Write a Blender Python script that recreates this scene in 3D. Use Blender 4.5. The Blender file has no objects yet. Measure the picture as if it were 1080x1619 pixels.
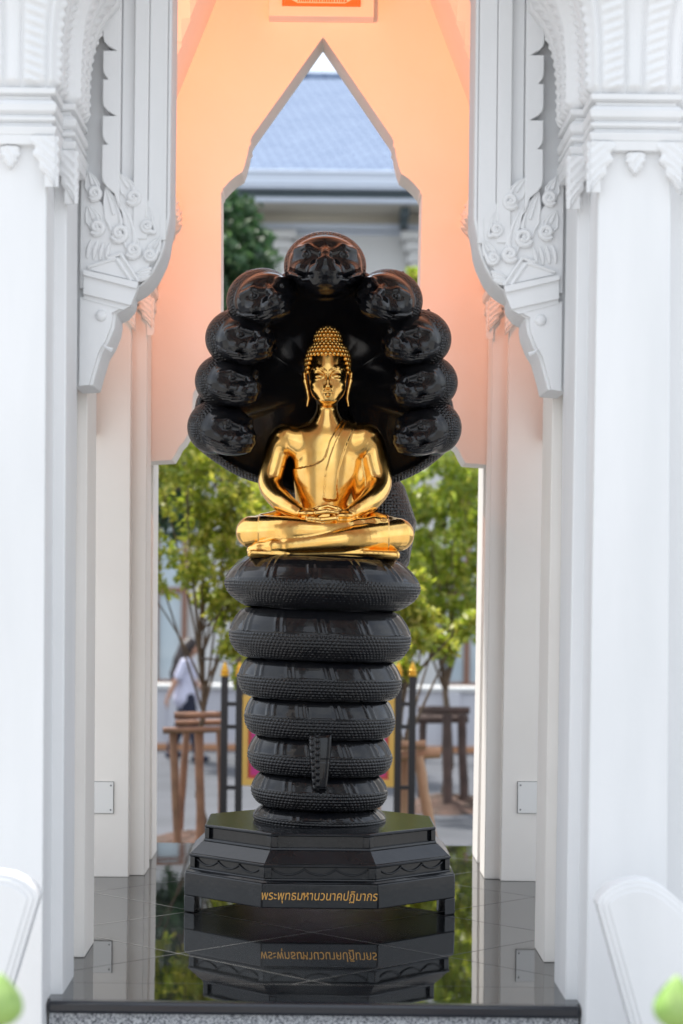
import bpy, bmesh, math, random
import numpy as np
from mathutils import Vector, Matrix
R = math.radians
sc = bpy.context.scene
COL = sc.collection
random.seed(7)

# ---------------------------------------------------------------- camera
CAM_H, F_PX, PX, PY, ROLL = 1.5525, 3200.0, 499.0, 930.0, R(0.6)
cam = bpy.data.cameras.new('camera')
cam.sensor_width = 36.0
cam.sensor_fit = 'AUTO'
cam.lens = F_PX / 1619 * 36
cam.shift_x = (540 - PX) / 1619
cam.shift_y = (PY - 809.5) / 1619
cam.clip_end = 2000
cam.dof.use_dof = True
cam.dof.focus_distance = 9.6
cam.dof.aperture_fstop = 1.7
camo = bpy.data.objects.new('camera', cam)
COL.objects.link(camo)
camo.matrix_world = Matrix.Translation((0, 0, CAM_H)) @ Matrix.Rotation(R(90), 4, 'X') @ Matrix.Rotation(ROLL, 4, 'Z')
sc.camera = camo

# ---------------------------------------------------------------- sky, sun, exposure
SUN_EL, SUN_AZ = R(62), R(322)          # azimuth clockwise from +Y
w = bpy.data.worlds.new('World'); sc.world = w; w.use_nodes = True
nt = w.node_tree
bg = nt.nodes['Background']
sky = nt.nodes.new('ShaderNodeTexSky'); sky.sky_type = 'NISHITA'; sky.sun_disc = False
sky.sun_elevation = SUN_EL; sky.sun_rotation = SUN_AZ
sky.air_density = 1.0; sky.dust_density = 2.0; sky.ozone_density = 1.0
# a bright, thinly overcast sky: white cloud over the blue
stc = nt.nodes.new('ShaderNodeTexCoord')
sno = nt.nodes.new('ShaderNodeTexNoise'); sno.inputs['Scale'].default_value = 2.2; sno.inputs['Detail'].default_value = 6
smr = nt.nodes.new('ShaderNodeMapRange'); smr.inputs[1].default_value = .30; smr.inputs[2].default_value = .62; smr.inputs[3].default_value = .35; smr.inputs[4].default_value = .92
smx = nt.nodes.new('ShaderNodeMix'); smx.data_type = 'RGBA'; smx.inputs[7].default_value = (7.4, 7.85, 8.4, 1)
nt.links.new(stc.outputs['Generated'], sno.inputs['Vector']); nt.links.new(sno.outputs[0], smr.inputs[0]); nt.links.new(smr.outputs[0], smx.inputs[0])
nt.links.new(sky.outputs[0], smx.inputs[6]); nt.links.new(smx.outputs[2], bg.inputs[0]); bg.inputs[1].default_value = 0.15
sun = bpy.data.lights.new('sun', 'SUN'); sun.energy = 5.0; sun.angle = R(3); sun.color = (1, .96, .9)
so = bpy.data.objects.new('sun', sun); COL.objects.link(so)
sd = Vector((math.sin(SUN_AZ) * math.cos(SUN_EL), math.cos(SUN_AZ) * math.cos(SUN_EL), math.sin(SUN_EL)))
so.rotation_euler = sd.to_track_quat('Z', 'Y').to_euler()
so.location = (0, 0, 20)
sc.view_settings.view_transform = 'Standard'; sc.view_settings.look = 'None'
sc.view_settings.exposure = 0.5; sc.view_settings.gamma = 1.0
sc.cycles.max_bounces = 8; sc.cycles.diffuse_bounces = 4; sc.cycles.glossy_bounces = 4
sc.cycles.use_denoising = True
sc.cycles.sample_clamp_indirect = 6

# ---------------------------------------------------------------- helpers
def P(px, py, D):
    """where the photograph's pixel lies at depth D"""
    dx, dy = px - PX, py - PY
    c, s = math.cos(ROLL), math.sin(ROLL)
    x, y = dx * c + dy * s, -dx * s + dy * c
    return Vector((x * D / F_PX, D, CAM_H - y * D / F_PX))
def PXZ(px, py, D):
    v = P(px, py, D); return (v.x, v.z)
def sst(a, b, x):
    t = np.clip((x - a) / (b - a), 0, 1); return t * t * (3 - 2 * t)

class MB:
    def __init__(s): s.v = []; s.f = []; s.m = []
    def add(s, vs, fs, mi=0):
        o = len(s.v); s.v += [tuple(p) for p in vs]; s.f += [tuple(i + o for i in f) for f in fs]; s.m += [mi] * len(fs)
    def box(s, x0, x1, y0, y1, z0, z1, mi=0):
        x0, x1 = min(x0, x1), max(x0, x1)
        s.frus((x0, x1, y0, y1), z0, (x0, x1, y0, y1), z1, mi)
    def frus(s, a, z0, b, z1, mi=0):
        vs = [(a[0], a[2], z0), (a[1], a[2], z0), (a[1], a[3], z0), (a[0], a[3], z0),
              (b[0], b[2], z1), (b[1], b[2], z1), (b[1], b[3], z1), (b[0], b[3], z1)]
        s.add(vs, [(3, 2, 1, 0), (4, 5, 6, 7), (0, 1, 5, 4), (1, 2, 6, 5), (2, 3, 7, 6), (3, 0, 4, 7)], mi)
    def prism(s, poly, y0, y1, mi=0):
        """poly in (x,z), extruded along y"""
        n = len(poly)
        a = sum(poly[i][0] * poly[(i + 1) % n][1] - poly[(i + 1) % n][0] * poly[i][1] for i in range(n))
        if a < 0: poly = poly[::-1]
        vs = [(p[0], y0, p[1]) for p in poly] + [(p[0], y1, p[1]) for p in poly]
        fs = [tuple(range(n)), tuple(range(2 * n - 1, n - 1, -1))]
        fs += [((i + 1) % n, i, n + i, n + (i + 1) % n) for i in range(n)]
        s.add(vs, fs, mi)
    def vprism(s, poly, z0, z1, mi=0, poly1=None):
        n = len(poly); q = poly1 or poly
        vs = [(p[0], p[1], z0) for p in poly] + [(p[0], p[1], z1) for p in q]
        fs = [tuple(range(n - 1, -1, -1)), tuple(range(n, 2 * n))]
        fs += [(i, (i + 1) % n, n + (i + 1) % n, n + i) for i in range(n)]
        s.add(vs, fs, mi)
    def tube(s, pts, rad, n=8, mi=0, cap=True, flat=1.0, flat_axis=None):
        pts = [Vector(p) for p in pts]; m = len(pts)
        if not hasattr(rad, '__len__'): rad = [rad] * m
        vs = []; prev = None
        for i in range(m):
            t = (pts[min(i + 1, m - 1)] - pts[max(i - 1, 0)])
            t = t.normalized() if t.length > 1e-9 else Vector((0, 0, 1))
            if prev is None:
                a = Vector((0, 0, 1)) if abs(t.z) < .9 else Vector((0, 1, 0))
                u = t.cross(a).normalized()
            else:
                u = (prev - t * prev.dot(t)); u = u.normalized() if u.length > 1e-6 else t.orthogonal().normalized()
            prev = u; w_ = t.cross(u)
            for k in range(n):
                a = 2 * math.pi * k / n
                d = (u * math.cos(a) + w_ * math.sin(a)) * rad[i]
                if flat_axis is not None: d[flat_axis] *= flat
                vs.append(pts[i] + d)
        fs = []
        for i in range(m - 1):
            for k in range(n):
                fs.append((i * n + k, i * n + (k + 1) % n, (i + 1) * n + (k + 1) % n, (i + 1) * n + k))
        if cap:
            fs.append(tuple(range(n - 1, -1, -1))); fs.append(tuple((m - 1) * n + k for k in range(n)))
        s.add(vs, fs, mi)
    def lathe(s, prof, n=24, c=(0, 0, 0), mi=0, cap=True):
        m = len(prof); vs = []
        for r, z in prof:
            for k in range(n):
                a = 2 * math.pi * k / n; vs.append((c[0] + r * math.cos(a), c[1] + r * math.sin(a), c[2] + z))
        fs = [(i * n + k, i * n + (k + 1) % n, (i + 1) * n + (k + 1) % n, (i + 1) * n + k) for i in range(m - 1) for k in range(n)]
        if cap:
            fs.append(tuple(range(n - 1, -1, -1))); fs.append(tuple((m - 1) * n + k for k in range(n)))
        s.add(vs, fs, mi)
    def ball(s, c, r, n=10, m=6, mi=0):
        r = r if hasattr(r, '__len__') else (r, r, r)
        vs = [(c[0], c[1], c[2] - r[2])]
        for i in range(1, m):
            b = -math.pi / 2 + math.pi * i / m
            for k in range(n):
                a = 2 * math.pi * k / n
                vs.append((c[0] + r[0] * math.cos(a) * math.cos(b), c[1] + r[1] * math.sin(a) * math.cos(b), c[2] + r[2] * math.sin(b)))
        vs.append((c[0], c[1], c[2] + r[2])); T = len(vs) - 1
        fs = [(0, 1 + (k + 1) % n, 1 + k) for k in range(n)]
        for i in range(m - 2):
            for k in range(n):
                o = 1 + i * n; fs.append((o + k, o + (k + 1) % n, o + n + (k + 1) % n, o + n + k))
        o = 1 + (m - 2) * n
        fs += [(o + k, o + (k + 1) % n, T) for k in range(n)]
        s.add(vs, fs, mi)
    def grid(s, fn, nu, nv, mi=0):
        vs = [fn(i / nu, j / nv) for j in range(nv + 1) for i in range(nu + 1)]
        fs = [(j * (nu + 1) + i, j * (nu + 1) + i + 1, (j + 1) * (nu + 1) + i + 1, (j + 1) * (nu + 1) + i) for j in range(nv) for i in range(nu)]
        s.add(vs, fs, mi)
    def build(s, name, mat, parent=None, smooth=False, bevel=0, ang=35):
        me = bpy.data.meshes.new(name)
        me.from_pydata(s.v, [], s.f)
        mats = mat if isinstance(mat, (list, tuple)) else [mat]
        for m in mats: me.materials.append(m)
        if len(mats) > 1: me.polygons.foreach_set('material_index', s.m)
        if smooth:
            me.polygons.foreach_set('use_smooth', [True] * len(me.polygons))
            if smooth == 'auto': me.set_sharp_from_angle(angle=R(ang))
        me.update()
        o = bpy.data.objects.new(name, me); COL.objects.link(o)
        if bevel:
            b = o.modifiers.new('bevel', 'BEVEL'); b.width = bevel; b.segments = 2; b.limit_method = 'ANGLE'; b.angle_limit = R(40)
            me.polygons.foreach_set('use_smooth', [True] * len(me.polygons)); me.set_sharp_from_angle(angle=R(30))
        if parent: o.parent = parent
        return o

def npmesh(name, v, f, mat, parent=None, smooth=True, mi=None):
    me = bpy.data.meshes.new(name)
    v = np.asarray(v, np.float32); f = np.asarray(f, np.int32); k = f.shape[1]
    me.vertices.add(len(v)); me.vertices.foreach_set('co', v.ravel())
    me.loops.add(f.size); me.loops.foreach_set('vertex_index', f.ravel())
    me.polygons.add(len(f)); me.polygons.foreach_set('loop_start', np.arange(0, f.size, k, dtype=np.int32))
    if smooth: me.polygons.foreach_set('use_smooth', np.ones(len(f), bool))
    mats = mat if isinstance(mat, (list, tuple)) else [mat]
    for m in mats: me.materials.append(m)
    if mi is not None: me.polygons.foreach_set('material_index', np.asarray(mi, np.int32))
    me.update(calc_edges=True); me.validate()
    o = bpy.data.objects.new(name, me); COL.objects.link(o)
    if parent: o.parent = parent
    return o

def empty(name, loc=(0, 0, 0)):
    o = bpy.data.objects.new(name, None); COL.objects.link(o); o.location = loc; o.empty_display_size = .1
    return o
def tag(o, label=None, cat=None, group=None, kind=None):
    if label: o['label'] = label
    if cat: o['category'] = cat
    if group: o['group'] = group
    if kind: o['kind'] = kind
    return o
def adopt(root, *parts):
    """parent parts built in world coordinates to a thing's Empty"""
    for p in parts:
        p.parent = root
        p.matrix_parent_inverse = Matrix.Translation(root.location).inverted()
def copy_tree(o, parent=None):
    c = o.copy(); COL.objects.link(c)
    if parent: c.parent = parent
    for ch in [x for x in bpy.data.objects if x.parent == o]: copy_tree(ch, c)
    return c

# ---------------------------------------------------------------- materials
def mat(name, col, rough=.5, metal=0., spec=.5, bump=None, var=None, coat=0., ior=None, trans=None):
    """bump=(scale,strength,dist)  var=(scale, colour2, detail)"""
    m = bpy.data.materials.new(name); m.use_nodes = True
    t = m.node_tree; b = t.nodes['Principled BSDF']
    b.inputs['Base Color'].default_value = (*col, 1); b.inputs['Roughness'].default_value = rough
    b.inputs['Metallic'].default_value = metal; b.inputs['Specular IOR Level'].default_value = spec
    b.inputs['Coat Weight'].default_value = coat
    if ior: b.inputs['IOR'].default_value = ior
    tc = t.nodes.new('ShaderNodeTexCoord')
    if var:
        n = t.nodes.new('ShaderNodeTexNoise'); n.inputs['Scale'].default_value = var[0]; n.inputs['Detail'].default_value = var[2] if len(var) > 2 else 4
        t.links.new(tc.outputs['Object'], n.inputs['Vector'])
        mx = t.nodes.new('ShaderNodeMix'); mx.data_type = 'RGBA'
        mx.inputs[6].default_value = (*col, 1); mx.inputs[7].default_value = (*var[1], 1)
        rp = t.nodes.new('ShaderNodeMapRange'); rp.inputs[1].default_value = .35; rp.inputs[2].default_value = .65
        t.links.new(n.outputs[0], rp.inputs[0]); t.links.new(rp.outputs[0], mx.inputs[0]); t.links.new(mx.outputs[2], b.inputs['Base Color'])
    if bump:
        n = t.nodes.new('ShaderNodeTexNoise'); n.inputs['Scale'].default_value = bump[0]; n.inputs['Detail'].default_value = 5
        t.links.new(tc.outputs['Object'], n.inputs['Vector'])
        bp = t.nodes.new('ShaderNodeBump'); bp.inputs['Strength'].default_value = bump[1]; bp.inputs['Distance'].default_value = bump[2]
        t.links.new(n.outputs[0], bp.inputs['Height']); t.links.new(bp.outputs[0], b.inputs['Normal'])
    return m
M = {}
M['white'] = mat('white_plaster', (.80, .80, .805), .55, bump=(11, .3, .006), var=(2.4, (.735, .74, .745), 6))
def streaks(m, sc_):
    t = m.node_tree; tc = [n for n in t.nodes if n.type == 'TEX_COORD'][0]; no = [n for n in t.nodes if n.type == 'TEX_NOISE'][0]
    mp = t.nodes.new('ShaderNodeMapping'); mp.inputs['Scale'].default_value = sc_
    for l in list(t.links):
        if l.to_node == no: t.links.remove(l)
    t.links.new(tc.outputs['Object'], mp.inputs[0]); t.links.new(mp.outputs[0], no.inputs['Vector'])
streaks(M['white'], (1.6, 1.6, .28))
M['wall'] = mat('interior_plaster', (.88, .84, .79), .6, bump=(9, .3, .006), var=(1.6, (.84, .795, .745), 6))
M['gold'] = mat('gold_leaf', (.95, .60, .20), .18, metal=1, bump=(5, .10, .010), var=(16, (.90, .53, .15), 3))
M['goldcurl'] = mat('gold_curls', (.93, .57, .17), .24, metal=1)
M['black'] = mat('black_lacquer', (.005, .0056, .0078), .11, spec=.42, bump=(24, .08, .004), var=(7, (.010, .010, .011), 4))
M['stone'] = mat('black_cast_stone', (.008, .009, .011), .17, spec=.42, bump=(35, .2, .004), var=(5, (.016, .017, .020), 5))
def scale_mat():
    m = mat('black_scales', (.006, .0062, .0075), .2, spec=.5)
    t = m.node_tree; b = t.nodes['Principled BSDF']
    tc = t.nodes.new('ShaderNodeTexCoord')
    v = t.nodes.new('ShaderNodeTexVoronoi'); v.inputs['Scale'].default_value = 62; v.inputs['Randomness'].default_value = .35
    t.links.new(tc.outputs['Object'], v.inputs['Vector'])
    bp = t.nodes.new('ShaderNodeBump'); bp.invert = True; bp.inputs['Strength'].default_value = .9; bp.inputs['Distance'].default_value = .012
    t.links.new(v.outputs['Distance'], bp.inputs['Height']); t.links.new(bp.outputs[0], b.inputs['Normal'])
    return m
M['scales'] = scale_mat()
M['text'] = mat('gold_paint', (.80, .42, .10), .4, metal=.35)
M['dark_gap'] = mat('dark_gap', (.14, .14, .145), .7)
M['plate'] = mat('cover_plate', (.82, .81, .79), .5)
M['curb'] = mat('black_granite_edge', (.012, .014, .02), .22, spec=.6)
def floor_mat():
    m = mat('polished_black_granite', (.010, .011, .012), .025, spec=.75)
    t = m.node_tree; b = t.nodes['Principled BSDF']
    b.inputs['IOR'].default_value = 1.9
    tc = t.nodes.new('ShaderNodeTexCoord')
    n = t.nodes.new('ShaderNodeTexNoise'); n.inputs['Scale'].default_value = 140; n.inputs['Detail'].default_value = 3
    cr = t.nodes.new('ShaderNodeValToRGB'); cr.color_ramp.elements[0].position = .55; cr.color_ramp.elements[0].color = (.009, .010, .011, 1)
    cr.color_ramp.elements[1].position = .75; cr.color_ramp.elements[1].color = (.035, .036, .038, 1)
    t.links.new(tc.outputs['Object'], n.inputs['Vector']); t.links.new(n.outputs[0], cr.inputs[0]); t.links.new(cr.outputs[0], b.inputs['Base Color'])
    n3 = t.nodes.new('ShaderNodeTexNoise'); n3.inputs['Scale'].default_value = 3.5; n3.inputs['Detail'].default_value = 6; n3.inputs['Roughness'].default_value = .7
    m3 = t.nodes.new('ShaderNodeMapRange'); m3.inputs[1].default_value = .4; m3.inputs[2].default_value = .75; m3.inputs[3].default_value = .012; m3.inputs[4].default_value = .05
    t.links.new(tc.outputs['Object'], n3.inputs['Vector']); t.links.new(n3.outputs[0], m3.inputs[0]); t.links.new(m3.outputs[0], b.inputs['Roughness'])
    n2 = t.nodes.new('ShaderNodeTexNoise'); n2.inputs['Scale'].default_value = 2.2; n2.inputs['Detail'].default_value = 2
    bp = t.nodes.new('ShaderNodeBump'); bp.inputs['Strength'].default_value = .05; bp.inputs['Distance'].default_value = .01
    t.links.new(tc.outputs['Object'], n2.inputs['Vector']); t.links.new(n2.outputs[0], bp.inputs['Height']); t.links.new(bp.outputs[0], b.inputs['Normal'])
    return m
M['floor'] = floor_mat()
M['joint'] = mat('tile_joint', (.13, .13, .125), .5)
def granite_mat():
    m = mat('speckled_granite', (.4, .4, .41), .45)
    t = m.node_tree; b = t.nodes['Principled BSDF']
    tc = t.nodes.new('ShaderNodeTexCoord')
    n = t.nodes.new('ShaderNodeTexNoise'); n.inputs['Scale'].default_value = 110; n.inputs['Detail'].default_value = 6; n.inputs['Roughness'].default_value = .75
    cr = t.nodes.new('ShaderNodeValToRGB')
    e = cr.color_ramp.elements; e[0].position = .40; e[0].color = (.05, .055, .065, 1); e[1].position = .58; e[1].color = (.55, .56, .57, 1)
    k = e.new(.48); k.color = (.25, .26, .28, 1)
    t.links.new(tc.outputs['Object'], n.inputs['Vector']); t.links.new(n.outputs[0], cr.inputs[0]); t.links.new(cr.outputs[0], b.inputs['Base Color'])
    return m
M['granite'] = granite_mat()
M['ground'] = mat('grey_paving', (.055, .06, .07), .85, bump=(30, .4, .01), var=(.9, (.08, .085, .10), 6))
M['forecourt'] = mat('pale_forecourt_paving', (.33, .32, .305), .8, bump=(30, .4, .01), var=(1.2, (.28, .275, .265), 6))
M['soil'] = mat('red_soil', (.10, .055, .04), .95, bump=(25, .8, .03), var=(6, (.06, .04, .03), 5))
M['grass'] = mat('grass', (.03, .085, .025), .9, bump=(40, .8, .02), var=(9, (.05, .11, .03), 5))
M['wood'] = mat('raw_timber', (.30, .155, .095), .8, bump=(18, .5, .01), var=(6, (.19, .10, .065), 5))
M['wood_dark'] = mat('weathered_timber', (.095, .06, .05), .85, bump=(18, .5, .01), var=(6, (.06, .04, .035), 5))
M['wood_pale'] = mat('pale_timber', (.48, .29, .18), .75, bump=(18, .4, .01), var=(5, (.38, .22, .13), 5))
M['bark'] = mat('bark', (.15, .105, .07), .9, bump=(22, .7, .02), var=(8, (.09, .065, .045), 5))
def leaf_mat(name, c1, c2, c3, tr=.45):
    m = bpy.data.materials.new(name); m.use_nodes = True
    t = m.node_tree; t.nodes.clear()
    out = t.nodes.new('ShaderNodeOutputMaterial')
    g = t.nodes.new('ShaderNodeNewGeometry')
    cr = t.nodes.new('ShaderNodeValToRGB'); e = cr.color_ramp.elements
    e[0].color = (*c1, 1); e[1].color = (*c3, 1); k = e.new(.5); k.color = (*c2, 1)
    t.links.new(g.outputs['Random Per Island'], cr.inputs[0])
    d = t.nodes.new('ShaderNodeBsdfDiffuse'); tl = t.nodes.new('ShaderNodeBsdfTranslucent'); gl = t.nodes.new('ShaderNodeBsdfGlossy')
    gl.inputs['Roughness'].default_value = .45
    for x in (d, tl): t.links.new(cr.outputs[0], x.inputs[0])
    mx = t.nodes.new('ShaderNodeMixShader'); mx.inputs[0].default_value = tr
    t.links.new(d.outputs[0], mx.inputs[1]); t.links.new(tl.outputs[0], mx.inputs[2])
    m2 = t.nodes.new('ShaderNodeMixShader'); m2.inputs[0].default_value = .05
    t.links.new(mx.outputs[0], m2.inputs[1]); t.links.new(gl.outputs[0], m2.inputs[2]); t.links.new(m2.outputs[0], out.inputs[0])
    return m
M['leaf'] = leaf_mat('yellow_green_leaves', (.17, .25, .02), (.38, .44, .04), (.60, .55, .09), .6)
M['leaf2'] = leaf_mat('fresh_green_leaves', (.16, .26, .022), (.36, .46, .04), (.56, .56, .09), .6)
M['leafdark'] = leaf_mat('dark_green_needles', (.02, .06, .025), (.05, .12, .045), (.10, .18, .06), .4)
M['bud'] = mat('lotus_bud_green', (.20, .37, .06), .55, var=(9, (.30, .44, .13), 4))
M['iron'] = mat('black_iron', (.015, .015, .017), .4)
M['finial'] = mat('gilt_finial', (.75, .42, .05), .35, metal=.5)
M['magenta'] = mat('magenta_print', (.42, .03, .19), .4)
M['frame_gold'] = mat('gilt_wood_frame', (.62, .40, .10), .4, metal=.3)
M['hallwall'] = mat('hall_wall_paint', (.66, .66, .65), .75, bump=(3, .15, .01), var=(.5, (.62, .62, .61), 4))
M['hallcream'] = mat('hall_cornice_paint', (.60, .56, .47), .75, var=(.6, (.55, .51, .43), 4))
M['gutter'] = mat('pale_blue_gutter', (.60, .66, .76), .4)
M['fascia'] = mat('teal_fascia', (.075, .105, .12), .6)
M['hallglass'] = mat('window_glass', (.46, .56, .62), .08, spec=.8, var=(.6, (.58, .66, .70), 3))  # pale blue base colour stands in for the sky reflected in the panes
M['hallwood'] = mat('brown_window_frame', (.27, .14, .095), .6)
M['lowwall'] = mat('parapet_paint', (.56, .56, .60), .8, var=(.8, (.50, .50, .55), 4))
M['terracotta'] = mat('terracotta_strip', (.50, .25, .13), .7)
def roof_mat():
    m = mat('blue_grey_roof_tiles', (.26, .34, .50), .85, spec=.15)
    t = m.node_tree; b = t.nodes['Principled BSDF']
    tc = t.nodes.new('ShaderNodeTexCoord')
    mp = t.nodes.new('ShaderNodeMapping'); mp.inputs['Rotation'].default_value = (0, 0, R(-12))
    br = t.nodes.new('ShaderNodeTexBrick'); br.inputs['Scale'].default_value = 1.0
    br.inputs['Color1'].default_value = (.165, .22, .325, 1); br.inputs['Color2'].default_value = (.20, .26, .37, 1); br.inputs['Mortar'].default_value = (.075, .105, .175, 1)
    br.inputs['Mortar Size'].default_value = .014; br.inputs['Brick Width'].default_value = .34; br.inputs['Row Height'].default_value = .15
    t.links.new(tc.outputs['Object'], mp.inputs[0]); t.links.new(mp.outputs[0], br.inputs['Vector'])
    t.links.new(br.outputs['Color'], b.inputs['Base Color'])
    bp = t.nodes.new('ShaderNodeBump'); bp.inputs['Strength'].default_value = .5; bp.inputs['Distance'].default_value = .02; bp.invert = True
    t.links.new(br.outputs['Fac'], bp.inputs['Height']); t.links.new(bp.outputs[0], b.inputs['Normal'])
    return m
M['roof'] = roof_mat()
M['skin'] = mat('skin', (.45, .25, .17), .55)
M['shirt'] = mat('pale_lavender_shirt', (.58, .58, .72), .8, bump=(20, .4, .01))
M['trousers'] = mat('navy_trousers', (.012, .015, .035), .8)
M['hair'] = mat('dark_brown_hair', (.022, .012, .012), .45)

# ---------------------------------------------------------------- volume sculpting (smooth unions on a grid -> one continuous surface)
class Vox:
    def __init__(s, lo, hi, h):
        s.lo = np.array(lo, float); s.h = h
        s.n = np.ceil((np.array(hi) - s.lo) / h).astype(int) + 1
        s.ax = [s.lo[i] + h * np.arange(s.n[i]) for i in range(3)]
        s.f = np.full(s.n, .2, np.float32)
    def sl(s, lo, hi):
        r = []
        for i in range(3):
            a = max(0, int((lo[i] - s.lo[i]) / s.h)); b = min(s.n[i], int((hi[i] - s.lo[i]) / s.h) + 2)
            r.append(slice(a, max(b, a + 1)))
        return tuple(r)
    def co(s, q):
        return (s.ax[0][q[0]][:, None, None], s.ax[1][q[1]][None, :, None], s.ax[2][q[2]][None, None, :])
    def put(s, fn, lo, hi, k=.01, op='u'):
        m = k + 3 * s.h
        q = s.sl([a - m for a in lo], [a + m for a in hi])
        d = fn(*s.co(q)).astype(np.float32); f = s.f[q]
        if op == 'u':
            hh = np.clip(.5 + .5 * (f - d) / max(k, 1e-6), 0, 1); s.f[q] = f * (1 - hh) + d * hh - k * hh * (1 - hh)
        else:                                   # carve away
            d = -d; hh = np.clip(.5 - .5 * (f - d) / max(k, 1e-6), 0, 1); s.f[q] = f * (1 - hh) + d * hh + k * hh * (1 - hh)
    def cap(s, a, b, ra, rb, k=.01, op='u', sq=(1, 1, 1)):
        a = np.array(a, float); b = np.array(b, float); q = np.array(sq, float); ab = (b - a) / q; L = max((ab * ab).sum(), 1e-9)
        def fn(X, Y, Z):
            px, py, pz = (X - a[0]) / q[0], (Y - a[1]) / q[1], (Z - a[2]) / q[2]
            t = np.clip((px * ab[0] + py * ab[1] + pz * ab[2]) / L, 0, 1)
            return (np.sqrt((px - t * ab[0]) ** 2 + (py - t * ab[1]) ** 2 + (pz - t * ab[2]) ** 2) - (ra + t * (rb - ra))) * min(q.min(), 1)
        r = max(ra, rb) * q.max()
        s.put(fn, np.minimum(a, b) - r, np.maximum(a, b) + r, k, op)
    def chain(s, pts, rad, k=.01, op='u', **kw):
        for i in range(len(pts) - 1): s.cap(pts[i], pts[i + 1], rad[i], rad[i + 1], k, op, **kw)
    def ell(s, c, r, k=.01, op='u', rot=None):
        c = np.array(c, float); r = np.array(r, float); Rm = np.array(rot.to_3x3()).T if rot is not None else None
        def fn(X, Y, Z):
            x, y, z = X - c[0], Y - c[1], Z - c[2]
            if Rm is not None: x, y, z = [Rm[i, 0] * x + Rm[i, 1] * y + Rm[i, 2] * z for i in range(3)]
            k0 = np.sqrt((x / r[0]) ** 2 + (y / r[1]) ** 2 + (z / r[2]) ** 2)
            k1 = np.sqrt((x / r[0] ** 2) ** 2 + (y / r[1] ** 2) ** 2 + (z / r[2] ** 2) ** 2) + 1e-9
            return k0 * (k0 - 1) / k1
        e = r.max() if rot is not None else r
        s.put(fn, c - e, c + e, k, op)
    def rbox(s, c, hsz, rr, k=.01, op='u'):
        c = np.array(c, float); b = np.array(hsz, float) - rr
        def fn(X, Y, Z):
            x, y, z = np.abs(X - c[0]) - b[0], np.abs(Y - c[1]) - b[1], np.abs(Z - c[2]) - b[2]
            return np.sqrt(np.maximum(x, 0) ** 2 + np.maximum(y, 0) ** 2 + np.maximum(z, 0) ** 2) + np.minimum(np.maximum(np.maximum(x, y), z), 0) - rr
        s.put(fn, c - np.array(hsz), c + np.array(hsz), k, op)
    def mesh(s, smooth=2):
        f = s.f; ins = f < 0
        c = np.zeros(np.array(f.shape) - 1, np.int8)
        for i in (0, 1):
            for j in (0, 1):
                for k in (0, 1): c += ins[i:i + c.shape[0], j:j + c.shape[1], k:k + c.shape[2]]
        act = np.argwhere((c > 0) & (c < 8)); idx = np.full(c.shape, -1, np.int32); idx[tuple(act.T)] = np.arange(len(act))
        acc = np.zeros((len(act), 3)); cnt = np.zeros(len(act))
        cor = [(i, j, k) for i in (0, 1) for j in (0, 1) for k in (0, 1)]
        for a in cor:
            for b in cor:
                if sum(abs(p - q) for p, q in zip(a, b)) == 1 and a < b:
                    fa = f[tuple((act + a).T)]; fb = f[tuple((act + b).T)]; mk = (fa < 0) != (fb < 0)
                    t = np.where(mk, fa / np.where(mk, fa - fb, 1), 0)
                    p = np.array(a) + t[:, None] * (np.array(b) - np.array(a)); acc += p * mk[:, None]; cnt += mk
        v = s.lo + s.h * (act + acc / cnt[:, None])
        quads = []
        for ax in range(3):
            o = [0, 0, 0]; o[ax] = 1; n = f.shape
            A = ins[:n[0] - o[0], :n[1] - o[1], :n[2] - o[2]]; B = ins[o[0]:, o[1]:, o[2]:]
            e = np.argwhere(A != B); u, w_ = [(1, 2), (2, 0), (0, 1)][ax]
            ok = (e[:, u] > 0) & (e[:, w_] > 0) & (e[:, u] < n[u] - 1) & (e[:, w_] < n[w_] - 1); e = e[ok]
            du = np.zeros(3, int); du[u] = 1; dw = np.zeros(3, int); dw[w_] = 1
            q = np.stack([idx[tuple((e - du - dw).T)], idx[tuple((e - dw).T)], idx[tuple(e.T)], idx[tuple((e - du).T)]], 1)
            flip = ~A[tuple(e.T)]; q[flip] = q[flip][:, ::-1]; quads.append(q)
        q = np.concatenate(quads)
        for _ in range(smooth):
            ed = np.concatenate([q[:, [0, 1]], q[:, [1, 2]], q[:, [2, 3]], q[:, [3, 0]]])
            ed = np.concatenate([ed, ed[:, ::-1]])
            n_ = np.bincount(ed[:, 0], minlength=len(v)).astype(float)
            v = np.stack([.5 * v[:, i] + .5 * np.bincount(ed[:, 0], v[ed[:, 1], i], len(v)) / n_ for i in range(3)], 1)
        return v, q
# ================================================================ SETTING
GZ = -0.70
mb = MB(); mb.box(-60, 60, 11.0, 160, GZ - .3, GZ); mb.box(-60, 60, -40, 11.0, GZ - .3, GZ, 1)
tag(mb.build('ground', [M['ground'], M['forecourt']]), kind='structure')
def strip(name, x0, x1, y0, y1, z, m, kind='structure'):
    b = MB(); b.box(x0, x1, y0, y1, z - .05, z); return tag(b.build(name, m), kind=kind)

SX, SC = .01, 9.81                     # shrine axis and centre depth
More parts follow.
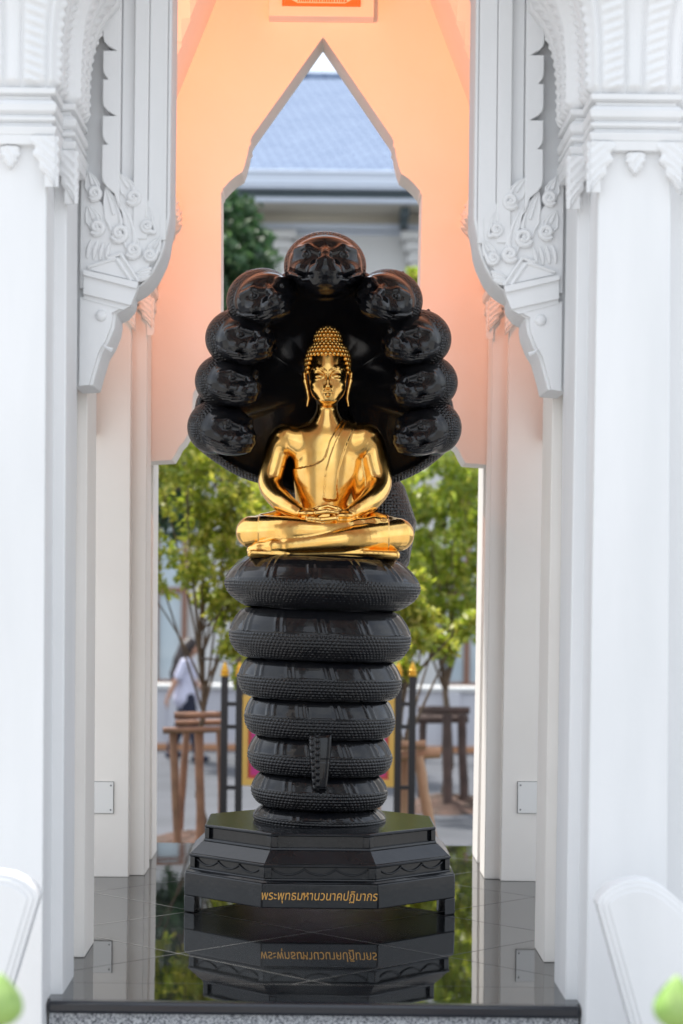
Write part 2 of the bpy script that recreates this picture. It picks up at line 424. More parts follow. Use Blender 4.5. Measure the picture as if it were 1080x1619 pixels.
# polished floor with its joints
mb = MB()
mb.box(SX - 1.27, SX + 1.27, 7.60, 12.27, -.69, 0)
for s in (-1, 1): mb.box(SX + s * 1.27, SX + s * 1.85, 8.6, 11.0, -.69, 0)
fl = tag(mb.build('floor', M['floor']), kind='structure')
mb = MB()
def joint(p, q, wd=.0022):
    p, q = Vector(p), Vector(q); d = (q - p).normalized(); n = Vector((-d.y, d.x)) * wd
    mb.add([(*(p - n), .0012), (*(q - n), .0012), (*(q + n), .0012), (*(p + n), .0012)], [(0, 1, 2, 3)])
joint((-1.0, 7.92), (1.0, 7.92), .0013)
L = 1.131
for k in range(-2, 4):
    for sg in (-1, 1):
        # line  sg*x + y = c, clipped to y in [7.92,12.2], |x|<1.25
        c = 9.13 + k * L
        pts = []
        for i in range(501):
            x = -1.25 + 2.5 * i / 500; y = c - sg * x
            if 7.92 < y < 12.25: pts.append((x, y))
        if len(pts) > 2: joint(pts[0], pts[-1], .0018)
tag(mb.build('floor_joints', M['joint']), kind='structure')
# steps: black rounded nosing over speckled granite
mb = MB()
mb.box(SX - .995, SX + .995, 7.545, 7.60, -.044, .002)
ns = mb.build('step_nosing', M['curb'], bevel=.012); tag(ns, kind='structure')
mb = MB()
mb.box(SX - .99, SX + .99, 7.575, 7.60, -.20, -.044)
for k in range(3):
    z = -.175 * (k + 1); y = 7.575 - .32 * (k + 1); mb.box(SX - .99, SX + .99, y, y + .32 if k else 7.575, GZ, z)
tag(mb.build('granite_steps', M['granite']), kind='structure')

# ================================================================ SHRINE PAVILION
shrine = tag(empty('shrine_pavilion', (SX, SC, 0)), 'white stucco shrine pavilion with carved columns and pointed arches around the gold statue', 'pavilion')
def fix(o):
    b = bmesh.new(); b.from_mesh(o.data); bmesh.ops.recalc_face_normals(b, faces=b.faces); b.to_mesh(o.data); b.free(); return o
def shp(mb, name, m, parent=shrine, **k):
    """link a shrine part modelled in world coordinates"""
    off = Vector(shrine.location)
    mb.v = [(p[0] - off.x, p[1] - off.y, p[2] - off.z) for p in mb.v]
    return fix(mb.build(name, m, parent, **k))
def tr(mb, s, rear):
    mb.v = [(SX + s * p[0], (2 * SC - p[1]) if rear else p[1], p[2]) for p in mb.v]; return mb
TP = .0055
def shaft(mb, x0, x1, y0, y1, z0, z1, ty=.5):
    a = TP * z0; b = TP * z1
    mb.frus((x0 + a, x1 - a, y0 + a * ty, y1), z0, (x0 + b, x1 - b, y0 + b * ty, y1), z1)

# mouldings of a capital: (z, offset) pairs
CAPM = [(3.165, .006), (3.17, .030), (3.205, .034), (3.235, .040), (3.243, .022), (3.252, .020), (3.258, .034), (3.272, .036),
        (3.277, .024), (3.283, .022), (3.292, .036), (3.318, .040), (3.335, .024), (3.338, .016), (3.352, .014), (3.357, .034), (3.378, .036), (3.383, .012)]
def moulded(mb, x0, x1, y0, y1, prof, dz=0):
    for (za, oa), (zb, ob) in zip(prof[:-1], prof[1:]):
        mb.frus((x0 - oa, x1 + oa, y0 - oa, y1 + oa), za + dz, (x0 - ob, x1 + ob, y0 - ob, y1 + ob), zb + dz)
def leaf_panel(mb, o, ux, nrm, w_, h, off, full=False, ribs=6):
    """hanging leaf relief: o = top corner, ux = direction across, nrm = outward"""
    o, ux, nrm = Vector(o), Vector(ux), Vector(nrm); nu, nv = 8, 26
    for j in range(nv + 1):
        pass
    def fn(u, v):
        wv = (1 - v ** 2.1) * (1 + .10 * math.sin(v * 22)) * w_
        if full:
            x = (u - .5) * 2 * wv * .5 * (1 if v > .18 else .75 + .25 * v / .18); e = 1 - abs(2 * u - 1) ** 4
        else:
            x = u * max(wv, .004); e = 1 - u ** 5
        hh = off + .010 * e + .0042 * math.sin(2 * math.pi * (ribs * .8 * v + 1.9 * u)) * e
        if full and v > .9: hh *= .6
        return tuple(o + ux * x + Vector((0, 0, -h * v)) + nrm * hh)
    mb.grid(fn, nu, nv)
    def back(u, v):
        p = Vector(fn(u, v)); d = (p - o).dot(nrm); return tuple(p - nrm * (d + .004))
    # skirt round the edge
    for a in range(nv):
        for u in (0, 1):
            mb.add([fn(u, a / nv), fn(u, (a + 1) / nv), back(u, (a + 1) / nv), back(u, a / nv)], [(0, 1, 2, 3)])
def flutes(mb, o, ux, nrm, Lx, H, ph=0., flare=.22):
    """flared lotus-petal face: plain half-round ribs between roped leaves"""
    o, ux, nrm = Vector(o), Vector(ux), Vector(nrm); per = .128
    nu = max(10, int(Lx / .004)); nv = 90
    def fn(u, v):
        z = v * H; x = u * Lx; fl = min(.030 + .26 * v ** 4, .14) - .016 * max(0, 1 - z / .03); h0 = min(1, z / .03)
        p = ((x / per) + ph) % 1.0
        if p < .34: q = p / .34; h = .020 * math.sqrt(max(0, 1 - (2 * q - 1) ** 2))
        elif p < .40: h = 0
        elif p < .94:
            q = (p - .40) / .54; h = .016 * math.sqrt(max(0, 1 - (2 * q - 1) ** 4)) + .006 * math.sin(2 * math.pi * (z / .036 - q * .9)) * (1 - (2 * q - 1) ** 2) + .004 * (1 - abs(2 * q - 1))
        else: h = 0
        xx = (x - Lx / 2) * (1 + 2 * fl / Lx) + Lx / 2; h *= h0 * min(1, min(u, 1 - u) * Lx / .012)
        return tuple(o + ux * xx + Vector((0, 0, z)) + nrm * (fl + h))
    mb.grid(fn, nu, nv)
    mb.add([fn(0, 1), fn(1, 1), tuple(o + ux * Lx + Vector((0, 0, H))), tuple(o + Vector((0, 0, H)))], [(0, 1, 2, 3)])

def column(s, rear):
    mb = MB()
    shaft(mb, 1.0, 1.30, 7.45, 8.10, GZ, 3.40)
    shaft(mb, .955, 1.43, 7.69, 8.05, GZ, 3.395)
    mb.box(1.012, 1.6, 8.05, 8.45, GZ, 5.2)
    mb.box(.9, 1.32, 7.8, 8.05, 3.9, 5.2)
    c = shp(tr(mb, s, rear), 'column', M['white'], bevel=.006)
    cm = MB()
    a = TP * 3.2
    moulded(cm, 1.0 + a, 1.30 - a, 7.45 + a / 2, 8.0, CAPM); moulded(cm, .955 + a, 1.43 - a, 7.69, 8.03, CAPM, -.003)
    moulded(cm, 1.02, 1.28, 7.47, 8.0, [(3.38, .012), (3.95, .012), (3.98, .2), (4.2, .22)])
    moulded(cm, .975, 1.41, 7.71, 8.0, [(3.377, .012), (3.93, .012), (3.95, .19), (4.19, .21)])
    cp = shp(tr(cm, s, rear), 'capital', M['white'], bevel=.003)
    def one(*a, par=None, m='white'):
        lm = MB(); leaf_panel(lm, *a); shp(tr(lm, s, rear), 'leaf_ornament', M[m], par, smooth='auto', ang=50)
    xa, xb, ya = 1.0 + a - .036, 1.30 - a + .036, 7.45 + a / 2 - .036
    one((xa, ya + .034, 3.20), (1, 0, 0), (0, -1, 0), .085, .185, .034, par=c)
    one((xb, ya + .034, 3.20), (-1, 0, 0), (0, -1, 0), .085, .185, .034, par=c)
    one(((xa + xb) / 2, ya + .034, 3.165), (1, 0, 0), (0, -1, 0), .075, .085, .020, True, 2, par=c)
    one((xa + .034, ya, 3.20), (0, 1, 0), (-1, 0, 0), .085, .185, .034, par=c)
    xa2 = .955 + a - .036
    one((xa2, 7.69 - .036 + .034, 3.197), (1, 0, 0), (0, -1, 0), .075, .20, .034, par=c)
    one((xa2 + .034, 7.69 - .036, 3.197), (0, 1, 0), (-1, 0, 0), .085, .20, .034, par=c)
    one((1.43 - a + .036, 7.69 - .002, 3.197), (-1, 0, 0), (0, -1, 0), .075, .20, .034, par=c)
    fm = MB()
    flutes(fm, (1.015, 7.467, 3.377), (1, 0, 0), (0, -1, 0), .27, .60, .17)
    flutes(fm, (1.015, 7.467, 3.377), (0, 1, 0), (-1, 0, 0), .22, .60, .5)
    flutes(fm, (.972, 7.705, 3.374), (1, 0, 0), (0, -1, 0), .06, .60, .42)
    flutes(fm, (.972, 7.705, 3.374), (0, 1, 0), (-1, 0, 0), .32, .60, .1)
    flutes(fm, (1.30, 7.705, 3.374), (1, 0, 0), (0, -1, 0), .11, .60, .42)
    shp(tr(fm, s, rear), 'lotus_capital', M['white'], c, smooth='auto', ang=60)
    return c
for s in (-1, 1):
    for rear in (False, True): column(s, rear)

# inner piers (front pair behind the arch, rear pair facing the camera) with small capitals on the rear ones
for s in (-1, 1):
    mb = MB(); shaft(mb, .958, 1.40, 8.45, 8.80, -.0, 5.0); shp(tr(mb, s, False), 'inner_pier', M['wall'], bevel=.005)
    mb = MB()
    shaft(mb, .925, 1.34, 11.50, 11.86, 0, 4.8, 0); mb.box(.962, 1.34, 11.17, 11.50, 0, 2.24)
    shaft(mb, .912, 1.30, 10.87, 11.17, 0, 4.8, 0); shaft(mb, .992, 1.42, 10.80, 11.16, -.001, 4.9, 0)
    p = shp(tr(mb, s, False), 'inner_pier', M['wall'], bevel=.005)
    cm = MB()
    pr = [(3.06, .006), (3.07, .022), (3.10, .024), (3.11, .012), (3.13, .012), (3.14, .030), (3.175, .034), (3.19, .012), (3.20, .012)]
    moulded(cm, .925, 1.30, 10.87, 11.17, pr); moulded(cm, 1.005, 1.36, 10.80, 11.1, pr, -.003)
    shp(tr(cm, s, False), 'capital', M['wall'], p, bevel=.003)
    lm = MB()
    leaf_panel(lm, (.905, 10.87, 3.10), (1, 0, 0), (0, -1, 0), .075, .16, .022)
    leaf_panel(lm, (.925, 10.85, 3.10), (0, 1, 0), (-1, 0, 0), .085, .20, .022)
    leaf_panel(lm, (.985, 10.80, 3.10), (1, 0, 0), (0, -1, 0), .09, .19, .022)
    flutes(lm, (.93, 10.872, 3.20), (1, 0, 0), (0, -1, 0), .06, .42, .42, .06)
    flutes(lm, (.93, 10.872, 3.20), (0, 1, 0), (-1, 0, 0), .26, .42, .1, .06)
    shp(tr(lm, s, False), 'leaf_ornament', M['wall'], p, smooth='auto', ang=50)
    # electrical cover plate on the rear pier face
    pc = P(158 if s < 0 else 840, 1261, 10.79)
    mb = MB(); mb.box(pc.x - .0735, pc.x + .0735, 10.797, 10.80, pc.z - .0855, pc.z + .0855)
    g = shp(mb, 'cover_plate', M['dark_gap'])
    mb = MB(); mb.box(pc.x - .071, pc.x + .071, 10.788, 10.797, pc.z - .083, pc.z + .083)
    for zz in (-.065, .065):
        for xx in (-.058, .058): mb.box(pc.x + xx - .004, pc.x + xx + .004, 10.786, 10.788, pc.z + zz - .004, pc.z + zz + .004, 1)
    shp(mb, 'plate_face', [M['plate'], M['dark_gap']], g, bevel=.003)

# arch contours, half width, from bracket foot up to the apex
def half(pts, D, right=False):
    out = []
    for x, y in pts:
        q = P(x, y, D); out.append((abs(q.x - SX), q.z))
    return out
FB = [(131, 610), (145, 608), (150, 589), (157, 566), (160, 556), (163, 551), (170, 540), (179, 518), (181.6, 503), (181, 494), (192, 489), (202, 477), (205, 471), (206, 459),
      (212, 456), (222, 450), (232, 441), (241, 430), (248, 417), (255, 402), (260, 386), (263, 366), (264, 340)]
fbr = half(FB, 8.09)
xv = .609
arch_up = [(0, 4.0), (.012, 4.012), (.012, 4.022), (.03, 4.035), (.05, 4.05), (.09, 4.085), (.125, 4.13), (.145, 4.20), (.155, 4.26), (.168, 4.30)]
front_half = [(max(fbr[0][0], .99), fbr[0][1])] + fbr[1:-1] + [(xv, fbr[-1][1])] + [(xv - a, z) for a, z in arch_up] + [(.0, 4.88)]
D_R = 11.18
RB = [(249, 731), (272, 728), (278, 718), (284, 706), (290, 700), (300, 683), (302, 660), (304, 645), (305, 632), (306, 622), (312, 612), (324, 597), (334, 580), (342, 562), (347, 544), (349, 520), (349.5, 470),
      (349.5, 304), (352, 303), (352, 299), (355, 296), (362, 288), (372, 279), (383, 272), (387, 262), (392, 243), (394, 232), (397, 228), (396, 222), (399, 215), (508, 58)]
rh = half(RB, D_R); rear_half = [(.99, rh[0][1])] + rh[1:-1] + [(0, rh[-1][1])]
def arch_wall(halfc, y0, y1, xo, name, m):
    c = [(SX + x, z) for x, z in halfc]; cl = [(SX - x, z) for x, z in halfc[::-1][1:]]
    ztop = 5.0
    poly = cl[::-1] + c[::-1][1:] if False else None
    pts = [(SX - xo, ztop), (SX - xo, halfc[0][1])] if xo > halfc[0][0] + .01 else [(SX - halfc[0][0], ztop)]
    left = [(SX - x, z) for x, z in halfc]; right = [(SX + x, z) for x, z in halfc[::-1][1:]]
    poly = pts + left + right + ([(SX + xo, halfc[0][1]), (SX + xo, ztop)] if xo > halfc[0][0] + .01 else [(SX + halfc[0][0], ztop)])
    poly += [(SX, 7.3)]
    mb = MB(); mb.prism(poly, y0, y1)
    return shp(mb, name, m, bevel=.006)
fa = arch_wall(front_half, 8.13, 8.43, .99, 'front_arch_wall', M['white'])
ra = arch_wall(rear_half, 11.18, 11.50, .99, 'rear_arch_wall', M['wall'])

# mouldings and flame edging of the front arch
def band(o0, o1, zlo=2.94, zhi=4.6):
    h = [(xv, zlo)] + [p for p in front_half if zlo < p[1] < zhi and p[0] <= xv + .001]
    if zlo < 2.9: h = [p for p in front_half if zlo < p[1] < zhi]
    return [(x + o0, z) for x, z in h] + [(x + o1, z) for x, z in h[::-1]]
for s in (-1, 1):
    mb = MB()
    for o0, o1, y in ((.0, .014, 8.118), (.014, .088, 8.105), (.088, .146, 8.085), (.146, .198, 8.118)):
        mb.prism([(SX + s * x, z) for x, z in band(o0 + .001, o1, 2.70 if o0 == 0 else 2.94)], y, 8.14)
    shp(mb, 'arch_moulding', M['white'], fa, bevel=.004)
    # scalloped flame edging
    mb = MB(); zs = [3.12, 3.315, 3.43, 3.575, 3.69, 3.83, 3.95, 4.09, 4.2]
    out = [(xv + .2, 3.06)]
    for k in range(len(zs) - 1):
        a, b = zs[k], zs[k + 1]; big = k % 2 == 0
        d = .050 if big else .022
        n = 8
        for i in range(n + 1):
            t = i / n
            out.append((xv + .272 - (d * (1 - t / .35) ** 2 if t < .35 else 0), a + (b - a) * t))
    inn = [(xv + .2, 4.2)]
    poly = [(SX + s * x, z) for x, z in out + inn]
    mb.prism(poly, 8.075, 8.14)
    shp(mb, 'flame_edging', M['white'], fa, bevel=.004)

# carved brackets of the front arch: measured on the right one, mirrored to the left
BZ = 8.13
def cz(cx, cy):
    q = P(735 + cx / 4.494, 260 + cy / 4.494, 8.09); return (q.x - SX, q.z)
def carved(s):
    mb = MB()
    body = half(FB, 8.09)
    inset = [(x + .028, z) for x, z in body if z > 2.74]
    inset = [(.965, inset[0][1] + .0)] + inset + [(xv + .05, 3.06), (xv + .16, 3.17), (xv + .215, 3.12), (.86, 3.05), (.93, 3.15), (.945, 3.24), (.965, 3.24)]
    mb.prism(inset, BZ - .036, BZ + .01)
    low = [(x + .012, z) for x, z in body if z < 2.705]
    mb.prism([(.965, low[0][1])] + low + [(.965, low[-1][1] + .02)], BZ - .03, BZ + .01)
    # collars
    for (a, b, c, d, y) in (((278, 868), (668, 790), (668, 825), (285, 915), .062), ((285, 915), (668, 825), (668, 955), (330, 1030), .048), ((330, 1030), (668, 955), (668, 988), (385, 1060), .034)):
        mb.prism([cz(*a), cz(*b), cz(*c), cz(*d)], BZ - y, BZ + .01)
    # triangle panel with double rim
    tri = [cz(278, 862), cz(405, 690), cz(640, 780)]
    mb.prism(tri, BZ - .044, BZ + .01)
    for (p, q) in (((278, 862), (410, 665)), ((330, 858), (440, 700)), ((410, 665), (500, 700)), ((440, 700), (640, 765))):
        a, b = cz(*p), cz(*q); mb.tube([(a[0], BZ - .046, a[1]), (b[0], BZ - .046, b[1])], .0075, 6)
    # scrolls
    def scroll(cx, cy, r, a0, turns, via, tip, w_=.0125, y=.044):
        k = r * .98 * 8.09 / 3200 / 4.494; c = cz(cx, cy); pts = []; rad = []
        n = 26
        for i in range(n + 1):
            t = i / n; a = R(a0) + turns * 2 * math.pi * t; rr = k * (.30 + .70 * t)
            pts.append((c[0] + rr * math.cos(a), BZ - y - .010 * (1 - t), c[1] + rr * math.sin(a))); rad.append(w_ * (.75 + .25 * t))
        e = Vector((pts[-1][0], pts[-1][2])); v = Vector(cz(*via)); t_ = Vector(cz(*tip))
        for i in range(1, 13):
            t = i / 12; q = e * (1 - t) ** 2 + v * 2 * t * (1 - t) + t_ * t * t
            pts.append((q.x, BZ - y + .006 * t, q.y)); rad.append(w_ * (1 - t * .8))
        mb.tube(pts, rad, 8)
        mb.ball((c[0], BZ - y - .004, c[1]), (k * .36, .016, k * .36), 12, 7)
        # leaf body between scroll and tip
        m = (Vector(c) * .55 + t_ * .45); d = (t_ - Vector(c)); L_ = d.length
        poly = []
        for i in range(17):
            t = i / 16; wv = k * (1.25 * math.sin(math.pi * min(1, t * .9 + .1)) ** .7 * (1 - .45 * t) + .10 * math.sin(t * 20) * (1 - t))
            p_ = Vector(c) + d * t; nn = Vector((-d.y, d.x)).normalized(); poly.append((p_ + nn * wv, p_ - nn * wv))
        for side in (0, 1):
            mb.tube([(q_[side].x, BZ - y + .004, q_[side].y) for q_ in poly], [.006 * (1 - .6 * i_ / 16) for i_ in range(17)], 6)
        mb.tube([(c[0] + d.x * t_i, BZ - y + .002, c[1] + d.y * t_i) for t_i in (.4, .6, .8, .97)], [.007, .006, .004, .002], 6)
        ring = [tuple(a) for a, b in poly] + [tuple(b) for a, b in poly[::-1]]
        mb.prism(ring, BZ - y + .004, BZ)
    scroll(420, 520, 62, 200, 1.35, (330, 470), (525, 195))
    scroll(325, 262, 52, 190, 1.35, (270, 190), (432, 98))
    scroll(320, 640, 52, 190, 1.35, (245, 560), (430, 270))
    scroll(225, 465, 42, 20, -1.4, (120, 560), (240, 310), .011)
    scroll(200, 668, 40, 10, -1.4, (130, 620), (130, 540), .011)
    scroll(605, 240, 48, 200, 1.3, (525, 230), (650, 90))
    scroll(580, 482, 52, 200, 1.3, (520, 420), (650, 330))
    for k in range(4):                              # fanned ribs
        p = [cz(485 + k * 45 + 25 * math.sin(t * 1.5), 590 - k * 6 + 130 * t) for t in [i / 8 for i in range(9)]]
        mb.tube([(a, BZ - .04, b) for a, b in p], [.004 + .006 * math.sin(math.pi * i / 8) for i in range(9)], 6)
    for k in range(3):                              # serrated lower leaf edge
        p = [cz(185 + t * 110 + k * 8, 760 + k * 28 + 40 * t) for t in [i / 6 for i in range(7)]]
        mb.tube([(a, BZ - .036, b) for a, b in p], [.011 * math.sin(math.pi * (i + .6) / 7) + .002 for i in range(7)], 6)
    # boss and notch on the foot
    c = cz(540, 1105); mb.ball((c[0], BZ - .03, c[1]), (.024, .016, .024), 14, 8)
    p = [cz(455, 1350), cz(490, 1335), cz(525, 1310)]; mb.tube([(a, BZ - .034, b) for a, b in p], [.010, .007, .002], 6)
    mb.v = [(SX + s * p[0], p[1], p[2]) for p in mb.v]
    return shp(mb, 'carved_bracket', M['white'], fa, bevel=.0035)
for s in (-1, 1): carved(s)

# cross-gabled ceiling and roof, side walls with the same pointed arches
def gable(zt, sx, sy, x0, y0, y1, n=56, m=64):
    def fn(u, v):
        x = -x0 + 2 * x0 * u; y = y0 + (y1 - y0) * v
        return (SX + x, y, max(zt - sx * abs(x), zt - .02 - sy * abs(y - SC)))
    return fn, n, m
mb = MB(); fn, n, m = gable(6.30, 2.55, 2.32, 1.30, 8.38, 11.24); mb.grid(fn, n, m)
shp(mb, 'ceiling', M['wall'], smooth='auto', ang=20)
mb = MB(); fn, n, m = gable(7.75, 1.72, 1.75, 2.0, 7.05, 13.0); mb.grid(fn, n, m); shp(mb, 'roof', M['hallwood'], smooth='auto', ang=20)
# unseen front porch soffit and end pediments, added to block sky light
mb = MB()
for d0, d1 in ((7.15, 8.125),): mb.box(SX - 1.75, SX + 1.75, d0, d1, 4.62, 4.72)
shp(mb, 'added_porch_soffit', M['wall'])
for d, zb in ((7.15, 4.721), (12.75, 5.4)):
    mb = MB(); mb.prism([(SX - 1.75 + (zb - 4.72) * .55, zb), (SX + 1.75 - (zb - 4.72) * .55, zb), (SX, 7.6)], d, d + .12); shp(mb, 'added_pediment', M['white'])
for s in (-1, 1):
    poly = [(SC - 1.0, 5.0), (SC - 1.0, front_half[0][1])] + [(SC - x, z) for x, z in front_half[1:]] + [(SC + x, z) for x, z in front_half[1:-1][::-1]] + [(SC + 1.0, front_half[0][1]), (SC + 1.0, 5.0), (SC, 7.3)]
    mb = MB(); mb.prism(poly, 0, .30)
    mb.v = [(SX + s * (1.19 + p[1]), p[0], p[2]) for p in mb.v]
    shp(mb, 'side_arch_wall', M['wall'])
# plaque over the rear arch
pl, pr_ = P(425, 36, D_R - .1), P(591, 38, D_R - .1)
px0, px1, pz = pl.x, pr_.x, (P(508, 26, D_R - .12).z)
mb = MB(); mb.box(px0, px1, 11.06, 11.18, pz, pz + .62)
pq = shp(mb, 'plaque', M['wall'], bevel=.004)
mb = MB()
zi = P(508, 9.5, 11.05).z; xi0, xi1 = P(446, 8, 11.05).x, P(570, 8, 11.05).x
for a in ((xi0, xi1, zi, zi + .014), (xi0, xi1, zi + .45, zi + .464), (xi0, xi0 + .014, zi + .0145, zi + .4495), (xi1 - .014, xi1, zi + .0145, zi + .4495)):
    mb.box(a[0], a[1], 11.046, 11.06, a[2], a[3])
for sx, e in ((xi0 + .015, 1), (xi1 - .015, -1)):
    mb.prism([(sx, zi + .0145), (sx + e * .07, zi + .0145), (sx + e * .045, zi + .028), (sx + e * .012, zi + .05), (sx, zi + .09)], 11.05, 11.06)
x = xi0 + .085
while x < xi1 - .085:                       # the line of tiny lettering, too small to read
    wd = random.uniform(.006, .012); mb.box(x, x + wd, 11.056, 11.06, zi + .026, zi + .026 + random.uniform(.008, .014)); x += wd + random.uniform(.003, .006)
M['orange_gilt'] = mat('orange_gilding', (.72, .22, .05), .5)
shp(mb, 'plaque_border', M['orange_gilt'], pq)

# the floodlight inside the front arch that colours the upper interior
LP = Vector((-.25, 8.62, 4.55)); LT = Vector((.05, 11.2, 4.0))
lf = tag(empty('floodlight', LP), 'small warm floodlight fixed high inside the front arch', 'floodlight')
mb = MB(); dd = (LT - LP).normalized()
mb.tube([-dd * .14, -dd * .13, -dd * .02, -dd * .0], [.03, .07, .085, .085], 16)
mb.build('housing', M['iron'], lf)
mb = MB(); mb.tube([-dd * .12, (0, -.17, 0)], .02, 8); mb.build('bracket', M['iron'], lf)
ld = bpy.data.lights.new('floodlight_beam', 'SPOT'); ld.energy = 215; ld.color = (1, .27, .07); ld.spot_size = R(88); ld.spot_blend = 1; ld.shadow_soft_size = .05
lo = bpy.data.objects.new('floodlight_beam', ld); COL.objects.link(lo); lo.parent = lf
lo.location = dd * .03; lo.rotation_euler = (-dd).to_track_quat('Z', 'Y').to_euler()

# stair wings flaring in front of the columns
WO = [(1000, 1619), (972, 1519), (945, 1421), (951, 1408), (966, 1395), (988, 1386), (1010, 1383), (1032, 1387), (1056, 1400), (1082, 1422), (1115, 1462), (1150, 1520), (1190, 1640), (1230, 1972), (1112, 1972), (1060, 1820)]
def wing(s):
    pts = [PXZ(x, y + 8, 7.0) for x, y in WO]
    c = Vector((sum(p[0] for p in pts) / len(pts), sum(p[1] for p in pts) / len(pts)))
    def inset(d):
        out = []; n = len(pts)
        for i in range(n):
            a, b, e = Vector(pts[i - 1]), Vector(pts[i]), Vector(pts[(i + 1) % n])
            t1 = (b - a).normalized(); t2 = (e - b).normalized(); n1 = Vector((t1.y, -t1.x)); n2 = Vector((t2.y, -t2.x)); m = (n1 + n2).normalized()
            out.append(tuple(b + m * d / max(.5, m.dot(n1))))
        return out
    mb = MB(); sh = 0 if s > 0 else .02
    for d, y0, y1 in ((0, 7.0, 7.12), (.016, 6.992, 6.9995), (.034, 6.986, 6.9915)):
        mb.prism([(s * (x - SX) + SX + sh, z) for x, z in inset(d)], y0, y1)
    o = fix(mb.build('stair_wing', M['white'], bevel=.008))
    return tag(o, 'white curved stair balustrade in front of the %s column' % ('left' if s < 0 else 'right'), 'balustrade', 'stair balustrades')
wing(-1); wing(1)

# lotus plants whose buds reach into the lower corners
def lotus(px, py, D, h, label):
    c = P(px, py, D); t = tag(empty('lotus_plant', (c.x, c.y, GZ)), label, 'plant', 'lotus buds at the foot of the steps')
    zb = c.z - GZ
    mb = MB(); mb.tube([(0, 0, .32), (.01, 0, .32 + (zb - .32) * .5), (0, 0, zb - h * .5)], [.009, .008, .008], 8); mb.build('stem', M['bud'], t, smooth=True)
    mb = MB(); prof = []
    for i in range(17):
        q = i / 16; prof.append((max(.001, h * .46 * math.sin(math.pi * min(1, q * .93 + .07) ** .8) ** .8 * (1 - .25 * q)), zb - h / 2 + h * q))
    mb.lathe(prof, 20); b = mb.build('bud', M['bud'], t, smooth=True)
    mb = MB()
    for k in range(5):
        a0 = 2 * math.pi * k / 5
        def fn(u, v):
            a = a0 + (u - .5) * 1.5 * (1 - v ** 3); i = v * .9; r = h * .46 * math.sin(math.pi * min(1, i * .93 + .07) ** .8) ** .8 * (1 - .25 * i) * 1.06 + .001
            return (r * math.cos(a), r * math.sin(a), zb - h / 2 + h * i)
        mb.grid(fn, 6, 10)
    mb.build('petal', M['bud'], b, smooth=True)
    mb = MB(); mb.lathe([(.10, 0), (.16, .05), (.19, .2), (.20, .33), (.185, .34), (.17, .3), (.02, .28)], 28); mb.build('pot', M['terracotta'], t, smooth='auto')
    return t
lotus(0, 1578, 4.5, .115, 'blurred green lotus bud in the lower left corner below the left stair balustrade')
lotus(1070, 1582, 4.5, .115, 'blurred green lotus bud in the lower right corner below the right stair balustrade')
# ================================================================ NAGA THRONE AND BUDDHA
D0 = 9.95
KP = D0 / F_PX                              # metres per photo pixel at the statue
# ---- octagonal plinth
PC = P(505, 1420, D0); PCX = PC.x
plinth = tag(empty('statue_plinth', (PCX, D0, 0)), 'black octagonal stone plinth with gold Thai inscription under the coiled serpent', 'plinth')
def octo(a): return [(PCX + a / math.cos(R(22.5)) * math.cos(R(22.5 + 45 * k)), D0 + a / math.cos(R(22.5)) * math.sin(R(22.5 + 45 * k))) for k in range(8)]
def ring(mb, a0, z0, a1, z1): mb.vprism(octo(a0), z0, z1, poly1=octo(a1))
def posts(mb, a, z0, z1, wd):
    for i in range(8):
        p = octo(a); v = Vector(p[i]); n = Vector(p[(i + 1) % 8]) - v; m = Vector(p[i - 1]) - v; n.normalize(); m.normalize()
        q = [v, v + n * wd, v + n * wd * .6 + m * wd * .6, v + m * wd]
        poly = [tuple(x) for x in q]
        ar = sum(poly[k][0] * poly[(k + 1) % 4][1] - poly[(k + 1) % 4][0] * poly[k][1] for k in range(4))
        if ar < 0: poly = poly[::-1]
        mb.vprism(poly, z0, z1)
mb = MB(); ring(mb, .648, .079, .646, .192); ring(mb, .646, .192, .632, .203)
b_ = mb.build('base_frame', M['stone'], bevel=.006)
legs = []
for i in range(8):
    p = octo(.648); v = Vector(p[i]); n = (Vector(p[(i + 1) % 8]) - v).normalized(); m = (Vector(p[i - 1]) - v).normalized()
    q = [tuple(v), tuple(v + n * .075), tuple(v + (n + m) * .055), tuple(v + m * .075)]
    ar = sum(q[k][0] * q[(k + 1) % 4][1] - q[(k + 1) % 4][0] * q[k][1] for k in range(4))
    if abs(abs(p[i][0] - PCX) - .648) > .02: continue
    mb = MB(); mb.vprism(q if ar > 0 else q[::-1], .002, .0788); legs.append(mb.build('leg', M['stone'], bevel=.004))
mb = MB(); ring(mb, .606, .2032, .606, .266); ring(mb, .626, .2032, .622, .212); ring(mb, .624, .264, .628, .272); ring(mb, .628, .272, .622, .279); ring(mb, .620, .279, .562, .335)
posts(mb, .622, .212, .264, .035)
fr = mb.build('frieze', M['stone'], bevel=.003)
mb = MB()
for i in range(8):                          # wavy garland on each face of the frieze
    p = octo(.606); a, c = Vector(p[i]), Vector(p[(i + 1) % 8]); d = (c - a)
    pts = []
    for k in range(61):
        t = .06 + .88 * k / 60; u = (t - .06) / .88 * 3; f = abs(math.sin(math.pi * u))
        e = .003
        q = a + d * t; nn = Vector((d.y, -d.x)).normalized()
        pts.append((q.x + nn.x * e, q.y + nn.y * e, .256 - .028 * f ** .8))
    mb.tube(pts, .0045, 6)
wv = mb.build('wave_relief', M['stone'], smooth=True)
mb = MB(); ring(mb, .540, .335, .540, .402); ring(mb, .560, .335, .556, .347); ring(mb, .552, .398, .556, .406); ring(mb, .556, .406, .549, .4135)
posts(mb, .554, .347, .398, .032)
up = mb.build('upper_tier', M['stone'], bevel=.003)
